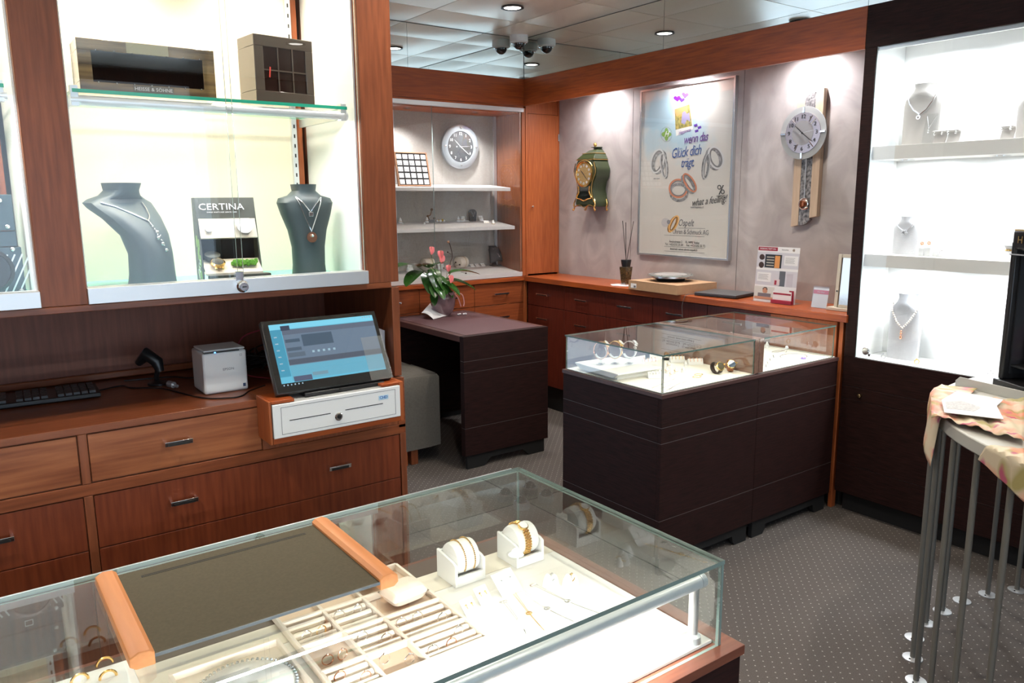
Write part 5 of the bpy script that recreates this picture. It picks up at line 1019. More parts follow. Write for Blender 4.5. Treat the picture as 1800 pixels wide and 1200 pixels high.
for k, (px, py, st_, cs, nm) in enumerate(((1056, 640, rose, gold, 'rose and silver'), (1081, 639, gold, gold, 'yellow gold'), (1106, 639, silver, silver, 'silver'))):
    p = at('z', ZF+.034, px, py); p.z = ZF+.0345
    clip(p, .55, 'clear acrylic clip holding the %s watch' % nm); cwatch(p+V((0, 0, .002)), .55, 1.38, st_, cs, '%s wrist watch on a clear clip in the middle glass case' % nm)
# ring bars and small jewellery lying on the felt
def ringbar(px, py, lab, n=4, m=rose):
    p = at('z', ZF, px, py); p.z = ZF; t = thing('ring_bar', p, lab, 'ring stand', M=Matrix.Translation(p) @ Matrix.Rotation(-.55, 4, 'Z'))
    put('bar', B().prism([(-.035, y, z) for y, z in ((-.016, 0), (.016, 0), (.012, .022), (0, .028), (-.006, .02))], (.07, 0, 0)), paper, t, world=False, bev=.001)
    for k in range(n): put('ring', B().tube([(-.026+.052*k/(n-1), .002+.012*math.cos(a), .020+.012*math.sin(a)) for a in [2*PI*i/14 for i in range(14)]], .0013, 5, closed=True), m, t, world=False)
ringbar(1142, 640, 'white ring bar behind the riser in the left glass case'); ringbar(1190, 636, 'white ring bar by the front corner post of the left glass case', m=gold); ringbar(1222, 640, 'white ring bar, rightmost in the left glass case')
ringbar(1152, 664, 'white ring bar directly beside the white riser', m=silver, n=5)
for k, (px, py, m) in enumerate(((1172, 655, rose), (1180, 661, rose), (1188, 656, gold), (1201, 654, silver), (1175, 645, gold), (1205, 644, silver))):
    p = at('z', ZF, px, py); t = cones('ring_cone', V((p.x, p.y, ZF)), .9, 'white cone with a %s ring in the left glass case, %s of its cluster' % (m.name.split('_')[0], ('leftmost front', 'front middle', 'centre', 'rightmost front', 'back left', 'back right')[k]), rm=m); t['group'] = 'small ring cones in the left glass case'
for k, (a, c_) in enumerate((((1146, 682), (1185, 666)), ((1160, 684), (1197, 668)), ((1172, 686), (1212, 667)), ((1176, 684), (1200, 670)))):
    p, q_ = at('z', ZF+.002, *a), at('z', ZF+.002, *c_); b = B(); n = 26
    for i in range(n): b.ball(p.lerp(q_, i/(n-1))+V((.0, .001*math.sin(i), 0)), .0021, 6)
    tag(put('bracelet', b, silver), 'silver bracelet laid flat in the left glass case, %s from the left' % ['first', 'second', 'third', 'fourth'][k], 'bracelet')
for k, (px, py) in enumerate(((1225, 662), (1228, 658))): p = at('z', ZF+.002, px, py); tag(put('hoop_earring', B().tube([(p.x+.022*math.cos(a), p.y+.014*math.sin(a), ZF+.002) for a in [2*PI*i/24 for i in range(24)]], .0012, 5, closed=True), gold), ['thin gold hoop in front of the dark watches', 'thin gold hoop behind the other hoop'][k], 'earring')
def pwatch(px, py, dial, strap, lab, rz):
    p = at('z', ZF, px, py); M = Matrix.Translation((p.x, p.y, ZF)) @ Matrix.Rotation(rz, 4, 'Z'); t = thing('wrist_watch', p, lab, 'watch', M=M)
    put('strap', B().grid(lambda u, v: ((v-.5)*.02, .034*math.cos(2*PI*u), .026+.0245*math.sin(2*PI*u)), 28, 1), strap, t, world=False, fix=False, solid=.003)
    R_ = Matrix.Translation((0, -.026, .036)) @ Matrix.Rotation(1.0, 4, 'X'); put('case', B().lathe([(.019, 0), (.0205, .003), (.0205, .007), (.017, .009)], seg=26, M=R_), gold, t, world=False); put('dial', B().lathe([(.0168, .0091), (1e-5, .0092)], seg=24, M=R_), dial, t, world=False)
    put('crown', B().cyl((.018, -.028, .045), (.025, -.028, .045), .003), gold, t, world=False)
pwatch(1259, 656, pbr('dial_bronze', (.06, .05, .03), .15, coat=1), pbr('dark_leather', (.03, .015, .01), .5), 'gold watch with dark dial on a black strap, left of the two leaning watches', -.3); pwatch(1283, 652, pbr('dial_blue', (.05, .08, .13), .1, coat=1), pbr('tan_leather', (.35, .13, .05), .5), 'gold watch with blue dial on a tan strap, right of the two leaning watches', -.7)
card('earring_card', (lambda p: V((p.x, p.y, ZF)))(at('z', ZF, 1139, 640)), .028, .05, .1, 'small dark stand with drop earrings behind the ring bars', mat=black, studs=silver)
p = at('z', ZF, 1160, 634); tag(put('earring_disc', B().lathe([(.02, 0), (.02, .006), (1e-5, .007)], (p.x+.05, p.y, ZF), 20), black), 'flat black disc behind the ring bars in the left glass case', 'stand')
# contents of the right case
lft = thing('white_riser', (3.2, 2.6, ZF), 'low white riser at the back of the right glass case', 'riser'); put('board', B().prism([(2.93, 2.50, ZF), (3.40, 2.50, ZF), (3.40, 2.67, ZF+.04), (2.93, 2.67, ZF+.04)], (0, 0, .012)), white, lft, bev=.001)
for k in range(3):
    b = B()
    for i in range(44): t_ = i/43; b.ball((2.97+.36*t_, 2.525+.018*k-.03*math.sin(PI*t_)*(1 if k == 0 else .4)+.0, ZF+.018+.0045*k+(.0)), .0032 if k < 2 else .002, 6)
    tag(put('gold_chain', b, gold), 'gold bead chain on the white riser in the right glass case, %s' % ['front strand', 'middle strand', 'back strand'][k], 'necklace')
def coil(px, py, rx, ry, m, lab, nm='necklace', r=.0013):
    p = at('z', ZF+.002, px, py); return tag(put(nm, B().tube([(p.x+rx*math.cos(a), p.y+ry*math.sin(a), ZF+.0018) for a in [2*PI*i/40 for i in range(40)]], r, 5, closed=True), m), lab, nm)
o = coil(1395, 626, .075, .055, silver, 'silver necklace with a lilac pendant lying in the right glass case')
p = at('z', ZF+.002, 1412, 630); tag(put('lilac_pendant', (lambda b: [b.ball((p.x+.008*math.cos(a), p.y+.008*math.sin(a), ZF+.004), .005, 8) for a in (0, 1.2, 2.5, 3.8, 5)] and b)(B()), pbr('lilac_stone', (.35, .25, .75), .15, coat=1)), 'lilac stone pendant lying on the felt of the right glass case', 'pendant')
p = at('z', ZF, 1381, 620); pwx = thing('flower_ring', p, 'silver flower shaped ring standing in the right glass case', 'ring', M=Matrix.Translation((p.x, p.y, ZF+.012)))
put('band', B().tube([(.010*math.cos(a), 0, .010*math.sin(a)) for a in [2*PI*i/20 for i in range(20)]], .0015, 6, closed=True), silver, pwx, world=False); put('flower_head', (lambda b: [b.ball((.008*math.cos(a), -.003, .014+.008*math.sin(a)), .005, 8) for a in [i*PI/3 for i in range(6)]] and b)(B()), silver, pwx, world=False)
for k, (px, py) in enumerate(((1350, 640), (1354, 634), (1347, 645), (1360, 628))):
    p = at('z', ZF+.003, px, py); b = B()
    for i in range(10): b.ball((p.x+.005*i, p.y+.004*i, ZF+.003), .0022, 6)
    tag(put('earring', b, silver), 'silver drop earring by the partition of the right glass case, %s' % ['second from the front', 'third from the front', 'nearest the front', 'furthest back'][k], 'earring')
p = at('z', ZF, 1348, 611); t = cones('ring_cone', V((p.x, p.y, ZF)), 1.1, 'ring cone at the back left of the right glass case', rm=silver)
coil(1368, 617, .05, .012, silver, 'narrow silver bracelet lying behind the flower ring', 'bracelet')

# ================================================================== WHITE SHOWCASE ON THE RIGHT
XC = 3.50
wc = thing('white_showcase', (XC, 1.2, 0), 'tall dark wenge framed showcase with bright white interior on the right wall', 'showcase')
y0, y1 = -.6, 2.07
bx('stile', XC, XC+.03, 2.016, y1, .79, 2.216, wen_y, wc, .001); bx('fascia', XC, XC+.03, y0, y1, 2.217, 2.401, wen_y, wc, .001); bx('stile', XC, XC+.03, y0, y0+.05, .79, 2.216, wen_y, wc, .001)
for z0, z1 in ((.6445, .789), (.5795, .6425), (.2475, .5775), (.10, .2455)): bx('base_panel', XC, XC+.02, y0, y1, z0, z1, wen_y, wc, .001)
for zz in (.6425, .5775, .2455): put('inlay_strip', B().box(XC+.0025, XC+.02, y0, y1, zz+.0003, zz+.0017), pbr('inlay_dark', (.09, .075, .07), .4), wc)
bx('core', XC+.021, XW-.001, y0, y1-.012, .1, .775, blackm, wc, 0); bx('plinth', XC+.045, XC+.08, y0, y1-.02, 0, .1, blackm, wc, 0); bx('end_panel', XC+.031, XW-.001, 2.05, y1, .79, 2.36, wen_y, wc, 0)
bx('interior_floor', XC+.021, XW-.001, y0+.05, 2.014, .7755, .790, white, wc, 0); bx('interior_back', 3.748, 3.76, y0+.05, 2.014, .7905, 2.24, white, wc, 0); bx('interior_side', XC+.012, 3.748, 2.0142, 2.03, .7905, 2.24, white, wc, 0); bx('interior_top', XC+.03, 3.748, y0+.05, 2.014, 2.24, 2.26, white, wc, 0)
for z0, z1 in ((1.719, 1.779), (1.229, 1.286)):
    s = bx('shelf', XC+.022, 3.747, y0+.05, 2.0138, z0, z1, shelfw, wc, .001)
    for y in (1.9, 1.5, 1.12): put('shelf_spot', B().lathe([(.034, 0), (.034, -.004), (.024, -.005)], (3.62, y, z0-.0002), 20).lathe([(.023, -.004), (1e-5, -.0045)], (3.62, y, z0-.0002), 18), chrome, s)
pane('glass_front', XC+.004, XC+.010, y0+.052, 2.013, .792, 2.214, wc, gl_thin, gedge_l)
bx('light_strip', XC+.012, XC+.02, y0+.05, 2.014, 2.200, 2.214, alum, wc, 0)
lk = at('x', XC, 1522, 617); put('glass_lock', B().lathe([(.018, 0), (.018, -.008), (.014, -.012), (1e-5, -.012)], (XC+.003, lk.y, lk.z), 24, ax='x').box(XC-.004, XC+.003, lk.y-.024, lk.y-.014, lk.z-.022, lk.z-.01), chrome, wc)
kn = at('x', XC, 1512, 695); put('base_lock', B().lathe([(.009, 0), (.009, -.014), (.006, -.016), (1e-5, -.016)], (XC, kn.y, kn.z), 20, ax='x'), pbr('brass', (.7, .55, .3), .25, 1), wc)
RZ = PI/2
# busts face -x : local -y must map to world -x  -> rotate by -90 deg
def wbust(px0, px1, pyb, zb, h, mat, lab, x=3.62):
    a, b_ = at('x', x, px0, pyb), at('x', x, px1, pyb); w = abs(a.y-b_.y); c_ = (a.y+b_.y)/2
    return bust('necklace_bust', (x+.02, c_, zb), h, w, 'flat', mat, lab, rz=-PI/2)
t, fr = wbust(1579, 1648, 248, 1.7792, .27, greyst, 'tall grey necklace bust on the top shelf of the white showcase')
n = chain(t, fr, [(-.062, .222), (-.05, .185), (-.028, .155), (0, .135), (.028, .155), (.052, .190), (.066, .228)], .0032, silver, label='thick silver collar with a round pearl on the tall grey bust')
c_ = WM[t] @ V((0, fr(0, .122)-.008, .122)); put('pendant', B().ball(c_, .011, 14), silver, n)
def clipst(px, py, z, lab, s=1, rz=-PI/2):
    p = at('x', 3.60, px, py); p.z = z; t = thing('earring_stand', p, lab, 'earring stand', M=Matrix.Translation(p) @ Matrix.Rotation(rz, 4, 'Z') @ Matrix.Scale(s, 4))
    put('stand', B().prism([(-.026, y, z_) for y, z_ in ((-.016, 0), (-.010, .0), (.004, .03), (.004, .048), (-.010, .056), (-.022, .053), (-.022, .049), (-.010, .051), (-.001, .046), (-.002, .031))], (.052, 0, 0)), greyst, t, world=False); 
    for s_ in (-1, 1): put('earring', B().ball((s_*.016, -.024, .048), .0035, 8).ball((s_*.016, -.025, .040), .0045, 8), silver, t, world=False)
clipst(1653, 247, 1.7792, 'grey curved earring stand beside the clear pendant card, first on the top shelf'); clipst(1677, 246, 1.7792, 'grey curved earring stand, second from the tall bust on the top shelf'); clipst(1772, 241, 1.7792, 'grey curved earring stand at the right of the top shelf')
p = at('x', 3.585, 1630, 248); t = thing('pendant_card', p, 'clear acrylic card with a fine silver pendant in front of the tall grey bust', 'pendant stand', M=Matrix.Translation((3.585, p.y, 1.7792)) @ Matrix.Rotation(-PI/2, 4, 'Z') @ Matrix.Rotation(-.2, 4, 'X'))
put('card', B().box(-.026, .026, 0, .002, 0, .135), acryl, t, world=False); put('pendant', B().tube([(-.02, -.002, .125), (-.004, -.002, .07), (.02, -.002, .125)], .0013, 5).ball((-.004, -.003, .062), .004).ball((-.004, -.003, .052), .003), silver, t, world=False)
t, fr = bust('necklace_bust', (3.64, 1.395, 1.7792), .2, .15, 'flat', greyst, 'grey necklace bust at the far right of the top shelf', rz=-PI/2)
t, fr = wbust(1563, 1610, 444, 1.2862, .175, linen, 'pale linen necklace bust on the middle shelf of the white showcase')
n = chain(t, fr, [(-.045, .15), (-.03, .125), (0, .105), (.03, .128), (.045, .15)], .0024, silver, label='silver necklace with a flower pendant on the middle pale bust')
c_ = WM[t] @ V((0, fr(0, .10)-.004, .10)); put('pendant', (lambda b: [b.ball(c_+V((0, .009*math.cos(a), .009*math.sin(a))), .006, 8) for a in [i*PI/3 for i in range(6)]] and b)(B()), pbr('dark_silver', (.5, .5, .52), .3, .9), n)
for k, (px, dz_) in enumerate(((1620, .035), (1632, .038), (1645, .018), (1655, .01))):
    p = at('x', 3.60, px, 445+k*1.5); t = thing('ring_block', p, 'small %s with flower ring on the middle shelf, %s from the bust' % (('clear block', 'clear block', 'low block', 'low block')[k], ('first', 'second', 'third', 'fourth')[k]), 'ring stand', M=Matrix.Translation((3.60, p.y, 1.2864)))
    put('block', B().box(-.011, .011, -.011, .011, 0, dz_), pbr('frosted_acrylic', (.6, .6, .6), .2), t, world=False, bev=.001); put('ring', B().tube([(0, .009*math.cos(a), dz_+.009+.009*math.sin(a)) for a in [2*PI*i/16 for i in range(16)]], .0015, 5, closed=True), silver, t, world=False); put('flower_head', (lambda b: [b.ball((-.003, .006*math.cos(a), dz_+.020+.006*math.sin(a)), .004, 6) for a in [i*PI/2.5 for i in range(5)]] and b)(B()), rose if k < 2 else silver, t, world=False)
pc_ = at('x', 3.60, 1768, 449); t = thing('pillow_stand', pc_, 'pinched grey cushion stand with a gold bracelet at the right of the middle shelf', 'bracelet stand', M=Matrix.Translation((3.61, pc_.y-.02, 1.2864)))
put('cushion', B().lathe([(.055, 0), (.048, .012), (.027, .038), (.024, .045), (.030, .055), (.037, .062), (1e-5, .060)], seg=20), pbr('pale_grey_satin', (.5, .5, .52), .4), t, world=False); put('bracelet', B().tube([(.027*math.cos(a), .027*math.sin(a), .042) for a in [2*PI*i/24 for i in range(24)]], .003, 6, closed=True), gold, t, world=False)
t, fr = wbust(1553, 1612, 628, .7905, .315, linen, 'large pale linen necklace bust on the floor of the white showcase')
n = chain(t, fr, [(-.068, .262), (-.055, .225), (-.03, .18), (0, .150), (.03, .185), (.055, .23), (.068, .265)], .0052, pbr('pearl', (.75, .68, .62), .2, coat=1), beads=.0108, label='pearl necklace with a drop pendant on the large pale bust')
c_ = WM[t] @ V((0, fr(0, .12)-.006, .12)); put('drop', B().ball(c_+V((0, 0, .018)), .005, 10).ball(c_+V((0, 0, .006)), .006, 10).ball(c_+V((0, 0, -.012)), .0065, 10, sz=1.7), rose, n)
for k, (px, py, m, lab) in enumerate(((1553, 622, pbr('dark_silver', (.5, .5, .52), .3, .9), 'dark ring just left of the large pale bust'), (1612, 628, gold, 'gold ring just right of the large pale bust'), (1742, 648, silver, 'silver ring by the right edge of the showcase floor'))):
    p = at('x', 3.57, px, py); tag(put('ring', B().tube([(3.57+.003*math.sin(a), p.y+.010*math.cos(a), .8025+.010*math.sin(a)) for a in [2*PI*i/20 for i in range(20)]], .002, 6, closed=True).ball((3.568, p.y, .814), .004, 8), m), lab, 'ring')
p = at('z', .792, 1660, 640)
tag(put('gold_chain', B().tube(smooth_pts([(3.60, 1.72, .7925), (3.57, 1.66, .7925), (3.55, 1.58, .7925), (3.56, 1.50, .7925), (3.60, 1.46, .7925)]), .0012, 5), pbr('pale_gold', (.85, .72, .5), .3, 1)), 'fine pale gold chain lying on the showcase floor', 'necklace')

# ================================================================== FRONT GLASS COUNTER
fc = thing('front_glass_counter', (.4, 1.1, 0), 'long glass topped jewellery counter in the foreground with a lit white interior', 'display counter')
fx0, fx1, fy0, fy1 = -.75, 1.02, .795, 1.385
bx('base', fx0, fx1+.03, fy0-.02, fy1+.01, .085, .765, wen_x, fc, .001); bx('base_top', fx0, fx1+.035, fy0-.025, fy1+.012, .7655, .7835, wood('reddish_brown_edge', (.20, .07, .04), (.14, .045, .028), 'x', .3), fc, .001)
bx('plinth', fx0, fx1, fy0+.02, fy1-.02, 0, .0845, blackm, fc, 0)
dkw = pbr('white_deck', (.80, .78, .74), .6)
bx('deck', fx0, fx1-.008, .852, 1.245, .784, .790, dkw, fc, .0008); bx('deck_front', fx0, fx1-.008, .808, .8505, .784, .790, dkw, fc, .0008); bx('deck_rear', fx0, fx1-.008, 1.2465, 1.318, .784, .790, pbr('ivory_deck', (.72, .66, .56), .6), fc, .0008)
bx('rear_track', fx0, fx1-.002, 1.320, 1.378, .784, .789, pbr('brown_track', (.11, .08, .065), .3), fc, .0005)
pane('glass_front', fx0, fx1-.007, fy0, fy0+.006, .784, .934, fc, None, gedge_m); pane('glass_side', fx1-.006, fx1, fy0, fy1, .784, .934, fc, None, gedge_m); pane('glass_back', fx0, fx1-.007, fy1-.006, fy1, .784, .934, fc, None, gedge_l)
pane('glass_top', fx0, fx1+.001, fy0-.001, fy1+.001, .9345, .942, fc, None, gedge_m)
bx('metal_edge', fx0, 1.0, fy1+.0012, fy1+.004, .934, .943, alu, fc, .0005)
put('light_tube', B().cyl((fx0, .822, .902), (.986, .822, .902), .0125, seg=20).cyl((.987, .822, .902), (.998, .822, .902), .0128, seg=20), tubem, fc)
put('tube_post', B().lathe([(.015, 0), (.014, .012), (.0085, .016), (.0085, .105), (.010, .108)], (.980, .824, .7905), 20), alum, fc)
# writing pad on the glass
wp = thing('writing_pad', (.34, 1.19, .942), 'dark olive counter pad with two orange wooden end bars on the glass top', 'counter pad', M=Matrix.Translation((.334, 1.192, .9425)))
olive = pbr('olive_leatherette', (.082, .068, .040), .75, noise=.15, nscale=200, spec=.25)
put('pad', B().box(-.172, .172, -.139, .137, .010, .0135), olive, wp, world=False, bev=.0008); put('pad_edge', B().box(-.172, .172, -.1405, -.1385, .0095, .0138), pbr('blue_grey_edge', (.08, .10, .12), .3), wp, world=False)
put('pen_groove', B().box(-.135, .14, .105, .107, .0134, .0139).box(-.135, .14, .110, .112, .0134, .0139).box(-.135, -.133, .107, .110, .0134, .0139).box(.138, .14, .107, .110, .0134, .0139), blackm, wp, world=False)
beech = wood('orange_beech', (.62, .25, .09), (.55, .21, .07), 'y', .4)
for s in (-1, 1):
    pr_ = [(s*.166, 0), (s*.166, .018), (s*.172, .023), (s*.186, .024), (s*.197, .018), (s*.198, .006), (s*.190, 0)]
    if s > 0: pr_ = pr_[::-1]
    put('end_bar', B().prism([(x, -.142, z) for x, z in pr_], (0, .284, 0)), beech, wp, world=False, bev=.0015)
# watch / bracelet cube stands
def cube_stand(loc, rz, label):
    t = thing('bracelet_stand', loc, label, 'bracelet stand', M=Matrix.Translation(loc) @ Matrix.Rotation(rz, 4, 'Z'))
    b = B()
    for s in (-1, 1): b.prism([(s*.036, y, z) for y, z in ((-.036, 0), (-.036, .045), (-.025, .05), (.036, .058), (.036, 0))], (-s*.006, 0, 0))
    b.box(-.030, .030, -.036, -.030, 0, .020).box(-.030, .030, .030, .036, 0, .055).box(-.030, .030, -.030, .030, 0, .004); put('block', b, white, t, world=False, bev=.0006)
    put('cushion', B().lathe([(.02, -.029), (.031, -.026), (.033, -.02), (.033, .02), (.031, .026), (.02, .029)], (0, 0, .046), 28, ax='x'), pbr('white_suede', (.8, .79, .76), .8), t, world=False); return t
DZ = .7903
s1 = cube_stand((.785, 1.268, DZ), 0, 'white cube stand with two fine gold bracelets, nearer the counter pad'); s2 = cube_stand((.932, 1.262, DZ), 0, 'white cube stand holding a gold watch near the right glass end')
for k, dx in enumerate((-.009, .013)):
    b = B()
    for i in range(40): a = -.6+(PI+1.3)*i/39; b.ball((.785+dx, 1.268-.0345*math.cos(a), DZ+.046+.0345*math.sin(a)), .0017, 6)
    tag(put('gold_bracelet', b, gold), 'fine gold bracelet around the white cushion, %s one' % ['left', 'right'][k], 'bracelet')
gw_ = thing('gold_watch', (.932, 1.262, DZ+.08), 'yellow gold bracelet watch on the right white cube stand', 'watch')
b = B()
for i in range(26):
    a = -.75+(PI+1.0)*i/25
    if .85 < a < 1.45: continue
    for j in range(4): b.ball((.928+(-.006+.004*j), 1.262-.0355*math.cos(a+(.06 if j % 2 else 0)), DZ+.046+.0355*math.sin(a+(.06 if j % 2 else 0))), .0026, 6)
tag(put('link_band', b, gold, gw_), kind='stuff'); R_ = Matrix.Translation((.928, 1.262-.0355*math.cos(1.15), DZ+.046+.0355*math.sin(1.15))) @ Matrix.Rotation(PI/2-1.15, 4, 'X')
put('case', B().lathe([(.010, -.002), (.0115, 0), (.0115, .004), (.0095, .0055)], seg=24, M=R_), gold, gw_); put('dial', B().lathe([(.0094, .0056), (1e-5, .0057)], seg=20, M=R_), paper, gw_)
# earring cards and ring cones
def P2(px, py, z=DZ): p = at('z', z, px, py); return V((p.x, p.y, z))
card('earring_card', P2(833, 1082), .030, .036, .8, 'small white earring card with gold drops, front left of the cube stand', rz=.1); card('earring_card', P2(857, 1060), .030, .036, .8, 'small white earring card with gold drops, just behind the front one', rz=.1); card('earring_card', P2(902, 1043), .052, .05, .85, 'wide white earring card with silver crosses between the two cube stands', rz=.1, studs=silver)
for k, (px, lab, m) in enumerate(((965, 'left', silver), (1000, 'right', gold))):
    p = P2(px, 1026); t = thing('split_ring_stand', p, 'white split cone ring stand, %s one of the pair by the glass end' % lab, 'ring stand', M=Matrix.Translation(p) @ Matrix.Rotation(.5, 4, 'Z'))
    put('cone', B().lathe([(.012, 0), (.009, .014), (.004, .024), (1e-5, .026)], (-.007, 0, 0), 16).lathe([(.010, 0), (.008, .010), (.004, .018), (1e-5, .020)], (.008, -.008, 0), 16), white, t, world=False); put('ring', B().tube([(.0095*math.cos(a), -.002+.0095*math.sin(a), .013+.004*math.cos(a)) for a in [2*PI*i/20 for i in range(20)]], .0011, 6, closed=True).ball((.011, -.002, .017), .0025, 8), m, t, world=False)
# necklaces laid out
nk = [((885, 1058), (917, 1100), (925, 1115), silver), ((900, 1040), (930, 1078), (957, 1108), gold), ((912, 1038), (962, 1070), (1010, 1093), silver), ((938, 1028), (998, 1057), (1065, 1082), silver)]
for k, (a, m_, e, mt) in enumerate(nk):
    A_, M_, E_ = P2(*a, DZ+.001), P2(*m_, DZ+.001), P2(*e, DZ+.001); b = B().tube(smooth_pts([A_, M_, E_]), .00045, 5).tube(smooth_pts([A_+V((.006, .002, 0)), M_+V((.002, .0, 0)), E_+V((.001, .002, 0))]), .00045, 5)
    t = thing('fine_necklace', M_, 'fine %s necklace stretched towards the front glass, %s from the left' % (('silver', 'gold', 'silver', 'silver')[k], ('first', 'second', 'third', 'fourth')[k]), 'necklace'); put('chain', b, mt, t)
    put('pendant', B().tube([M_+V((.006*math.cos(q_), .0045*math.sin(q_), .001)) for q_ in [2*PI*i/14 for i in range(14)]], .001, 5, closed=True), mt, t); put('clasp', B().box(-.008, .008, -.003, .003, 0, .001, M=Matrix.Translation(A_)), mt, t)
# cream compartment tray
ct = thing('jewellery_tray', (.55, 1.2, DZ), 'cream velvet tray with many compartments of rings and earrings on the counter deck', 'tray')
tx0, tx1, ty0, ty1, th = .415, .69, 1.03, 1.372, .016
put('tray_floor', B().box(tx0, tx1, ty0, ty1, DZ, DZ+.003), creamtray, ct)
XS_, YS_ = [tx0, .493, .573, tx1], [ty0, 1.105, 1.195, 1.285, ty1]
for x in XS_: put('wall_strip', B().box(x-.003, x+.003, ty0, ty1, DZ+.003, DZ+th), creamw, ct, bev=.0008)
for y in YS_: put('wall_strip', B().box(tx0, tx1, y-.003, y+.003, DZ+.0032, DZ+th+.0004), creamw, ct, bev=.0008)
for i in range(3):
    for j in range(3):
        if (i, j) == (2, 2): continue
        x0, x1, y0, y1 = XS_[i]+.005, XS_[i+1]-.005, YS_[j]+.005, YS_[j+1]-.005
        if (i+j) % 3 == 1: continue
        for k in range(3): yy = y0+(y1-y0)*(k+.5)/3; put('ring_roll', B().cyl((x0, yy, DZ+.007), (x1, yy, DZ+.007), .0065, seg=10), creamw, ct)
random.seed(11); q = 0
for i in range(3):
    for j in range(3):
        if (i, j) == (2, 2): continue
        for k in range(2 if i < 2 else 3):
            x = XS_[i]+.022+.032*k+random.uniform(-.004, .004); y = YS_[j]+(YS_[j+1]-YS_[j])*(random.randint(0, 1)*1/3+.33); m = random.choice([silver, gold, silver, rose])
            a0 = random.uniform(-.3, .3); o = put('tray_ring', B().tube([(x+.0095*math.cos(a)*math.cos(a0), y+.0095*math.cos(a)*math.sin(a0), DZ+.012+.009*math.sin(a)) for a in [2*PI*t_/16 for t_ in range(16)]], .0011, 5, closed=True).ball((x, y, DZ+.0215), .0024, 6), m)
            tag(o, '%s ring in the %s %s compartment of the cream tray, %s one' % (m.name.split('_')[0], ('front', 'middle', 'back')[j], ('left', 'centre', 'right')[i], ('left', 'middle', 'right')[k]), 'ring', 'rings in the cream compartment tray')
# watch pillows in the tray and bangle stand
def pillow(loc, s, rz, label, m=creamw):
    t = thing('watch_pillow', loc, label, 'watch cushion', M=Matrix.Translation(loc) @ Matrix.Rotation(rz, 4, 'Z') @ Matrix.Scale(s, 4)); b = B()
    for sg in (-1, 1): b.grid(lambda u, v: ((u*2-1)*.036, (v*2-1)*.028, .018+sg*.017*(max(0, 1-(u*2-1)**4)*max(0, 1-(v*2-1)**4))**.6), 10, 10)
    put('cushion', b, m, t, world=False); return t
t = pillow((.64, 1.245, DZ+.004), 1.1, .1, 'plump white cushion in the back right compartment of the cream tray')
t = pillow((.57, 1.345, DZ+.004) if 0 else (.61, 1.328, DZ+.012), .95, .1, 'cream cushion with a silver watch beneath the right end bar of the pad')
wv = thing('silver_watch', (.61, 1.328, DZ+.05), 'silver ladies watch lying on the cream cushion behind the pad end bar', 'watch', M=Matrix.Translation((.61, 1.322, DZ+.047)) @ Matrix.Rotation(.3, 4, 'X'))
put('case', B().lathe([(.014, 0), (.0155, .002), (.0155, .005), (.0125, .006)], seg=26), silver, wv, world=False); put('dial', B().lathe([(.0124, .0061), (1e-5, .0062)], seg=22), pbr('pink_dial', (.6, .45, .38), .3), wv, world=False); put('band', B().box(-.007, .007, .013, .032, -.003, .001).box(-.007, .007, -.032, -.013, -.003, .001), silver, wv, world=False, bev=.001)
# square tray with round necklace display
sq = thing('necklace_tray', (.31, 1.15, DZ), 'square ivory tray with a domed display ring and crystal necklace under the pad', 'tray')
put('floor_board', B().box(.215, .395, 1.035, 1.245, DZ, DZ+.003), creamw, sq); put('rim', B().box(.215, .395, 1.035, 1.041, DZ+.003, DZ+.016).box(.215, .395, 1.239, 1.245, DZ+.003, DZ+.016).box(.215, .221, 1.041, 1.239, DZ+.003, DZ+.016).box(.389, .395, 1.041, 1.239, DZ+.003, DZ+.016), creamw, sq, bev=.0008)
put('dome', B().lathe([(.078, .003), (.074, .012), (.055, .022), (.030, .026), (1e-5, .020)], (.308, 1.14, DZ), 36), white, sq)
b = B()
for i in range(60): a = 2*PI*i/60; b.ball((.308+.076*math.cos(a), 1.14+.076*math.sin(a), DZ+.0125), .0032, 6)
tag(put('crystal_necklace', b, pbr('crystal', (.55, .58, .60), .08, .7)), 'ring of silver crystal beads around the white dome in the square tray', 'necklace')
# white card with gold hoops at the left corner
wcz = thing('ring_display_card', (.10, 1.3, DZ), 'white board with gold rings in the lower left corner of the counter', 'display board'); put('board', B().box(-.10, .175, 1.09, 1.335, DZ, DZ+.012), white, wcz, bev=.001)
for k, (px, py) in enumerate(((184, 1165), (190, 1188), (140, 1194))): p = at('z', DZ+.015, px, py); tag(put('gold_ring', B().tube([(p.x+.012*math.cos(a), p.y, DZ+.0125+.012*abs(math.sin(a))) for a in [PI*i/16 for i in range(17)]], .0022, 6), gold), ['gold ring furthest back on the white board at the lower left corner', 'gold ring in front of the furthest back one on the white board', 'gold ring leftmost on the white board at the lower left corner'][k], 'ring')
bx('small_clip', .093, .104, 1.333, 1.34, DZ, DZ+.022, acryl, wcz, .0005)

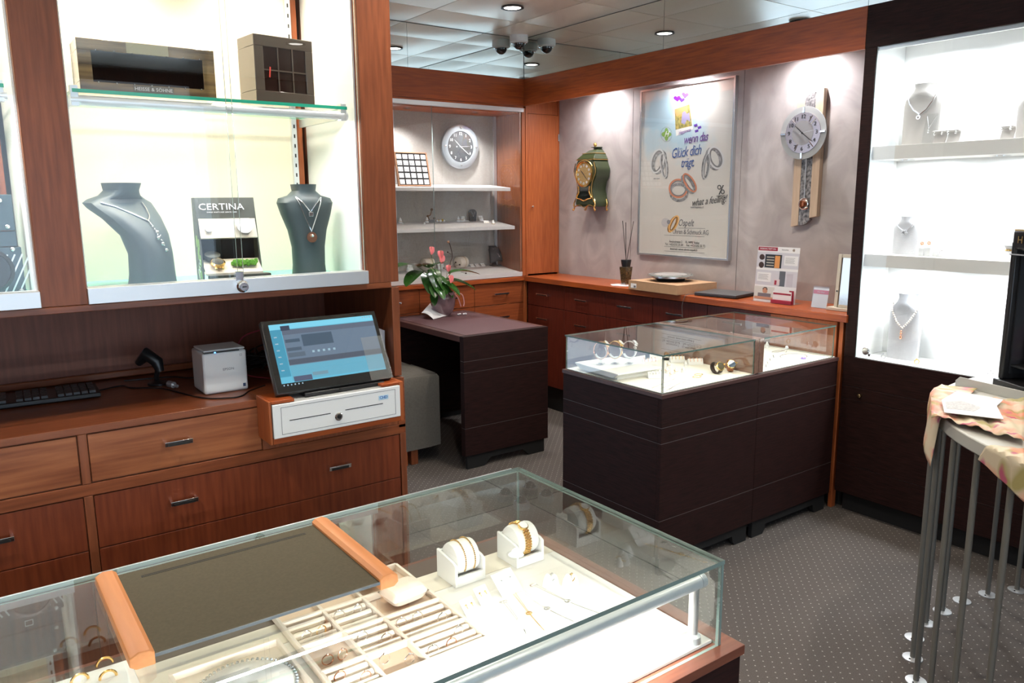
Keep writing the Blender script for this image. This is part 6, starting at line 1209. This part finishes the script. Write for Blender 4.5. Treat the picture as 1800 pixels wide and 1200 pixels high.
# ================================================================== ROUND TABLE
TC, TR, TZ = V((2.915, .39, 0)), .875, .90
rt = thing('bar_table', (2.9, .4, 0), 'round pale grey metal table on many thin rods with small floor plates', 'table')
gp = pbr('pale_grey_powder', (.50, .50, .46), .35); rod = pbr('grey_rod', (.20, .19, .165), .4, .3)
def arc(r, xc=3.47, n=60):
    a0 = math.acos((xc-TC.x)/r); return [(TC.x+r*math.cos(a), TC.y+r*math.sin(a)) for a in [a0+(2*PI-2*a0)*i/n for i in range(n+1)]]
put('table_top', B().prism([(x, y, TZ-.040) for x, y in arc(TR)], (0, 0, .040)), gp, rt, bev=.004)
p, q_ = at('z', TZ, 1680, 677), at('z', TZ, 1800, 706); d = (q_-p).normalized(); e = p+d*1.0; nrm = V((d.y, -d.x, 0))*.004
hh = .034
put('upstand', B().prism([p, e, e+V((0, 0, hh)), p+d*.015+V((0, 0, hh)), p+V((0, 0, hh-.015))], nrm), gp, rt, bev=.001)
feet = [(2.651, 1.224), (2.524, 1.165), (2.403, 1.092), (2.782, 1.249), (2.917, 1.254), (3.057, 1.246), (3.188, 1.209), (3.319, 1.156)]
r0 = .855; a0 = math.atan2(1.092-.4, 2.403-2.909)
while a0 < PI*1.42:
    a0 += .157; feet.append((2.909+r0*math.cos(a0), .40+r0*math.sin(a0)))
for fx_, fy_ in feet:
    L_ = put('leg', B().cyl((fx_, fy_, .003), (fx_, fy_, TZ-.041), .0088, seg=12), rod, rt)
    put('floor_plate', B().lathe([(.032, 0), (.032, .003), (.012, .005)], (fx_, fy_, 0), 20), alum, L_)
    put('plate_screw', B().ball((fx_+.02, fy_, .004), .0035, 6).ball((fx_-.02, fy_, .004), .0035, 6), blackm, L_)
# scarf
def sc1(u, v):
    # u along from the hanging corner at the left rim towards the right, v across
    a = at('z', TZ+.01, 1637, 733).lerp(at('z', TZ+.01, 1800, 779), u); c_ = at('z', TZ+.01, 1636, 700).lerp(at('z', TZ+.01, 1800, 703), u); p = a.lerp(c_, v)
    p.z = TZ+.008+.010*abs(math.sin(u*9+v*2))*(1-v*.5)+.006*math.sin(u*21+v*9)**2+.012*max(0, u-.55)*math.sin(v*6)**2; return p
pA, pB = at('z', TZ, 1637, 736)-TC, at('z', TZ, 1662, 680)-TC; aA, aB = math.atan2(pA.y, pA.x), math.atan2(pB.y, pB.x)
def sc1b(u, v):
    a = aA+(aB-aA)*v; L_ = .135*(1-v)**1.3+.02; w = u*(.10+L_); d = V((math.cos(a), math.sin(a), 0)); fo = .006*math.sin(v*10)+.004
    if w < .10: q = TC+d*(TR-.10+w*1.06); q.z = TZ+.011+.006*math.sin(v*9+2)*(w/.1)
    else: q = TC+d*(TR+.008+fo+.10*(w-.10)); q.z = TZ+.008-(w-.10)
    return q
sc_ = thing('floral_scarf', at('z', TZ, 1720, 730), 'floral silk scarf in cream coral and olive draped over the round table edge', 'scarf')
put('flat_part', B().grid(sc1, 30, 14), flor, sc_, fix=False, solid=.0015); put('hanging_corner', B().grid(sc1b, 18, 14), flor, sc_, fix=False, solid=.0015)
def sc2(u, v):
    a = at('z', TZ+.004, 1692, 777); R0 = at('z', TZ+.004, 1800, 789); F0 = at('z', TZ+.004, 1800, 866)
    e = R0.lerp(F0, v); p = a.lerp(e, u); rr = (V((p.x, p.y, 0))-V((TC.x, TC.y, 0))).length
    if rr > TR: over = rr-TR; dirn = (V((p.x, p.y, 0))-V((TC.x, TC.y, 0))).normalized(); q = TC+dirn*(TR+min(over, .008)); p = V((q.x, q.y, TZ+.005-over*.9))
    p.z += .002*math.sin(u*14)**2; return p
s2_ = thing('floral_scarf', at('z', TZ, 1770, 810), 'second end of the floral scarf hanging over the front rim of the round table', 'scarf')
put('hanging_part', B().grid(sc2, 26, 16), flor, s2_, fix=False, solid=.0015)
# paper card on the scarf
cz = TZ+.030
def K(px, py): return at('z', cz, px, py)
gcd = thing('greeting_card', K(1715, 712), 'white folded card with grey drawing lying on the floral scarf', 'card')
put('card', B().prism([K(1655, 703), K(1682, 688), K(1763, 703), K(1752, 714), K(1764, 737), K(1660, 725)], (0, 0, .0015)), pap, gcd)
put('printed_drawing', B().prism([p+V((0, 0, .0018)) for p in (K(1661, 706), K(1690, 705), K(1710, 711), K(1725, 717), K(1712, 724), K(1690, 721), K(1664, 719))], (0, 0, .0003)), pbr('print_drawing', (.42, .42, .43), .7, c2=(.6, .6, .6), nscale=150), gcd)
for k, (px, py, n) in enumerate(((1678, 696, 3), (1735, 703, 3), (1738, 717, 3))):
    for j in range(n): a = K(px+j*1.5, py+j*2.2); b_ = K(px+14-j, py+2.5+j*2.2); put('text_line', B().prism([a+V((0, 0, .0018)), b_+V((0, 0, .0018)), b_+V((0, .002, .0018)), a+V((0, .002, .0018))], (0, 0, .0003)), lg, gcd)
# black display cabinet at the right edge
o0 = at('z', TZ+.012, 1747, 673); o1 = at('z', TZ+.012, 1800, 690); dd = (o1-o0).normalized()
ang = math.atan2(dd.y, dd.x); Mx = Matrix.Translation((o0.x, o0.y, TZ+.001)) @ Matrix.Rotation(ang, 4, 'Z')   # local x to the right, -y... towards the camera
bd = thing('black_display_tower', o0, 'upright black glass display cabinet on the round table at the right edge', 'display cabinet', M=Mx)
sg = 1
put('base', B().box(-.008, .34, .0, .26, .0, .028), black, bd, world=False, bev=.003); put('left_side', B().box(0, .022, .01, .25, .028, .50), black, bd, world=False, bev=.006)
put('inner_side', B().box(.024, .03, .03, .25, .05, .46), pbr('deep_grey', (.02, .022, .026), .3), bd, world=False); put('top', B().box(.0, .33, .01, .25, .47, .54), black, bd, world=False, bev=.010); put('rear_panel', B().box(.02, .33, .24, .25, .03, .47), blackm, bd, world=False)
put('shelf_plate', B().box(.03, .32, .03, .24, .075, .083), black, bd, world=False, bev=.002); put('trim_line', B().box(-.001, .33, .008, .011, .455, .459), alum, bd, world=False); put('gold_edge', B().box(.01, .33, .0095, .012, .536, .540), gold, bd, world=False)
text('top_lettering', 'H', WM[bd] @ V((.040, .008, .505)), .034, gold, bd, R=WM[bd].to_3x3() @ FR['x'])
fg = thing('carved_figure', WM[bd] @ V((.06, .10, .084)), 'small crimson and cream carved figure inside the black display cabinet', 'figurine', M=WM[bd] @ Matrix.Translation((.062, .09, .0835)))
put('body', B().lathe([(.018, 0), (.020, .03), (.014, .06), (.020, .09), (.012, .12)], seg=14), pbr('crimson_paint', (.45, .01, .10), .4), fg, world=False); put('ornament', B().ball((-.014, -.012, .055), .013, 10).ball((-.006, -.014, .012), .012, 10, sz=.6).tube([(-.01, 0, .11), (-.012, 0, .2)], .006, 8), pbr('cream_paint', (.65, .55, .38), .5), fg, world=False)
